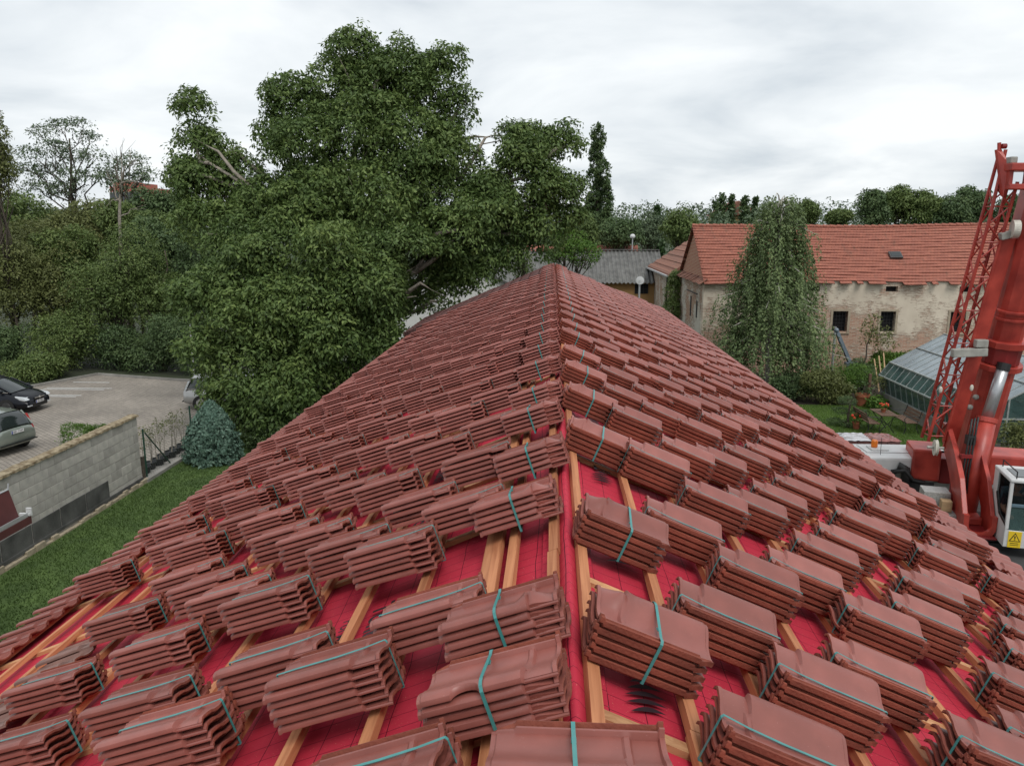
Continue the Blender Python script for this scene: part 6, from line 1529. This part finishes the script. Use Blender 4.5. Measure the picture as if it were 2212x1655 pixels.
MB().tube([cp_(A0 + .2, Bf + .03, Z1 - .2), cp_(A0 + .3, Bf + .04, Z1 - .02), cp_(A0 + .55, Bf + .03, Z1 + .08)], .018, 6).build('wiper_arm', 'trim_black', CR)
for a in (A0 + .1, A1 - .15): MB().tube([cp_(a, Bk + .1, Z1 + .06), cp_(a, Bk + .1, Z1 + .2), cp_(a, Bk + .9, Z1 + .2), cp_(a, Bk + .9, Z1 + .06)], .012, 6).build('roof_rail', 'trim_black', CR)
# warning plate: yellow board, black triangle with exclamation mark
sg = cbox('warning_plate', A0 + .07, A0 + .29, Bf + .001, Bf + .008, Z0 - .045, Z0 + .27, 'sign_yellow', 0)
def sgn(poly, off, mat, nm):
    V = [cp_(A0 + .18 + p[0], Bf + off, Z0 + .15 + p[1]) for p in poly]; m_ = MB(); m_.add(V, [tuple(range(len(poly)))]); m_.build(nm, mat, sg, recalc=False)
sgn([(-.095, -.075), (.095, -.075), (0, .10)], .012, 'trim_black', 'triangle'); sgn([(-.072, -.062), (.072, -.062), (0, .072)], .014, 'sign_yellow', 'triangle_field'); sgn([(-.009, -.015), (.009, -.015), (.013, .035), (-.013, .035)], .016, 'trim_black', 'exclamation_bar'); sgn([(-.010, -.045), (.010, -.045), (.010, -.026), (-.010, -.026)], .016, 'trim_black', 'exclamation_dot')
for k in range(2): sgn([(-.07, -.115 - .035 * k), (.07, -.115 - .035 * k), (.07, -.105 - .035 * k), (-.07, -.105 - .035 * k)], .012, 'trim_black', 'text_line')
st_ = thing('driver_seat', 'grey blue driver seat inside the white crane cab', 'seat', cp_(.47, .93, Z0 + .05)); MB().box(cp_(.47, .99, Z0 + .28), (.44, .44, .12), (0, 0, PHI)).build('cushion', 'seat_cloth', st_, bevel=.03); MB().box(cp_(.47, .77, Z0 + .62), (.42, .10, .60), (0, 0, PHI)).build('backrest', 'seat_cloth', st_, bevel=.03); MB().box(cp_(.47, .95, Z0 + .13), (.2, .2, .16), (0, 0, PHI)).build('pedestal', 'chassis', st_)

# crane driver: one skinned body, clothing by region, head with features
def skinned(name, verts, edges, radii, mat, parent, root=0, sub=2):
    me = bpy.data.meshes.new(name); off = world_loc(parent); me.from_pydata([Vector(v) - off for v in verts], edges, []); o = link(name, me, parent)
    o.modifiers.new('skin', 'SKIN'); sd = me.skin_vertices[0].data if me.skin_vertices else None
    if sd is None:
        bm = bmesh.new(); bm.from_mesh(me); bm.verts.layers.skin.verify(); bm.to_mesh(me); bm.free(); sd = me.skin_vertices[0].data
    for i, r_ in enumerate(radii): sd[i].radius = (r_, r_) if not hasattr(r_, '__len__') else r_
    sd[root].use_root = True
    ss = o.modifiers.new('sub', 'SUBSURF'); ss.levels = sub; ss.render_levels = sub; o.modifiers['skin'].use_smooth_shade = True
    dg = bpy.context.evaluated_depsgraph_get(); m2 = bpy.data.meshes.new_from_object(o.evaluated_get(dg)); o.modifiers.clear(); o.data = m2
    m2.materials.clear()
    for m_ in (mat if isinstance(mat, (list, tuple)) else [mat]): m2.materials.append(MATS[m_])
    return o
pa, pz = .47, Z0 + .34
pe = thing('person', 'crane driver in a dark navy T-shirt seated in the white cab', 'person', cp_(pa, .97, pz - .29))
def pv(a, b, z): return cp_(pa + a, 0.95 + b, pz + z)
BV = [pv(0, 0, .10), pv(0, -.02, .25), pv(0, -.02, .42), pv(0, 0, .50), pv(0, .02, .56),
      pv(-.17, -.01, .44), pv(-.22, .06, .24), pv(-.17, .27, .16), pv(-.15, .32, .16), pv(.17, -.01, .44), pv(.22, .06, .24), pv(.17, .27, .16), pv(.15, .32, .16),
      pv(-.09, .02, .07), pv(-.10, .36, .09), pv(-.10, .40, -.22), pv(-.10, .50, -.26), pv(.09, .02, .07), pv(.10, .36, .09), pv(.10, .40, -.22), pv(.10, .50, -.26)]
BE = [(0, 1), (1, 2), (2, 3), (3, 4), (2, 5), (5, 6), (6, 7), (7, 8), (2, 9), (9, 10), (10, 11), (11, 12), (0, 13), (13, 14), (14, 15), (15, 16), (0, 17), (17, 18), (18, 19), (19, 20)]
BRd = [(.15, .11), (.155, .11), (.13, .09), .055, .052, .065, .05, .036, .03, .065, .05, .036, .03, .085, .07, .05, .045, .085, .07, .05, .045]
body = skinned('body', BV, BE, BRd, ['shirt', 'skin'], pe)
zsk = pz + .475
for p in body.data.polygons:
    c_ = p.center + world_loc(pe); d_ = np.array([c_.x, c_.y]) - CO; fb = d_ @ CF - .95
    aa = abs(d_ @ CS - pa)
    if c_.z > zsk and aa < .085: p.material_index = 1
    elif aa > .11 and c_.z < pz + .30 and c_.z > pz + .10 and fb > .05: p.material_index = 1
hc = Vector(pv(0, .035, .665)); hm = MB(); V, F = [], []
nu, nv = 20, 14
for j in range(nv + 1):
    t_ = math.pi * j / nv
    for i in range(nu):
        a = 2 * math.pi * i / nu; x = .072 * math.sin(t_) * math.cos(a); y = .088 * math.sin(t_) * math.sin(a); z = .112 * math.cos(t_)
        fr = math.sin(a) * math.sin(t_)
        if fr > .75: y += .022 * max(0, 1 - abs(z + .012) / .03) * max(0, 1 - abs(x) / .022); y -= .010 * max(0, 1 - abs(z - .018) / .016) * (1 if .012 < abs(x) < .045 else 0)
        if z < -.05: x *= .84; y = y * .92 + .006
        q = CO * 0 + CS * x + CF * y; V.append((hc.x + q[0], hc.y + q[1], hc.z + z))
for j in range(nv):
    for i in range(nu): a, b = j * nu + i, j * nu + (i + 1) % nu; F.append((a, a + nu, b + nu, b))
hm.add(V, F); head = hm.build('head', 'skin', pe, smooth=True)
def hp_(x, y, z): q = CS * x + CF * y; return (hc.x + q[0], hc.y + q[1], hc.z + z)
hr = MB(); V, F = [], []
for j in range(8):
    t_ = math.pi * .56 * j / 7
    for i in range(20):
        a = 2 * math.pi * i / 20; lim = .62 if math.sin(a) > .3 else 1.0; tt = t_ * lim
        V.append(hp_(.078 * math.sin(tt) * math.cos(a), .094 * math.sin(tt) * math.sin(a) - .004, .12 * math.cos(tt)))
for j in range(7):
    for i in range(20): a, b = j * 20 + i, j * 20 + (i + 1) % 20; F.append((a, a + 20, b + 20, b))
hr.add(V, F); hr.build('hair', 'hair', head, smooth=True)
for s_ in (-1, 1):
    MB().blob(hp_(s_ * .028, .078, .016), (.011, .011, .007), 8, 6).build('eye', 'white_paint', head); MB().blob(hp_(s_ * .028, .087, .016), (.005, .005, .005), 6, 5).build('pupil', 'trim_black', head)
    MB().blob(hp_(s_ * .075, -.005, .0), (.014, .02, .028), 8, 6).build('ear', 'skin', head, smooth=True); MB().beam(hp_(s_ * .012, .086, .036), hp_(s_ * .046, .078, .036), .008, .007).build('eyebrow', 'hair', head)
    hb = hp_(0, 0, 0); w0 = Vector(pv(s_ * .15, .32, .16)); fx = Vector((CF[0], CF[1], 0)); sx = Vector((CS[0], CS[1], 0)) * s_
    VV = [w0, w0 + fx * .05]; EE = [(0, 1)]; RR = [(.026, .018), (.034, .016)]
    for k in range(4):
        b0 = w0 + fx * .075 + sx * (.024 - .016 * k); L_ = (.030, .034, .032, .024)[k]; i0 = len(VV); VV += [b0, b0 + fx * L_ + Vector((0, 0, -.012)), b0 + fx * (L_ * 1.35) + Vector((0, 0, -.038))]; EE += [(1, i0), (i0, i0 + 1), (i0 + 1, i0 + 2)]; RR += [.010, .0085, .0075]
    i0 = len(VV); VV += [w0 + fx * .03 - sx * .035 + Vector((0, 0, -.005)), w0 + fx * .06 - sx * .048 + Vector((0, 0, -.02))]; EE += [(0, i0), (i0, i0 + 1)]; RR += [.011, .009]
    skinned('hand', VV, EE, RR, 'skin', pe, sub=1)
MB().beam(hp_(-.022, .080, -.052), hp_(.022, .080, -.052), .006, .006).build('mouth', 'lamp_red', head)

# bits on the yard
tp = thing('timber_offcuts', 'loose pale timber offcuts on the yard under the right eave', 'timber', (9.3, 12.6, 0))
for k in range(7): a = random.uniform(0, 3.1); x, y = 9.3 + random.uniform(-.5, .7), 12.6 + random.uniform(-.4, .5); MB().beam((x, y, .04 + .05 * (k % 3)), (x + .7 * math.cos(a), y + .7 * math.sin(a), .05 + .05 * (k % 3)), .1, .05).build('offcut', 'timber_pale', tp)
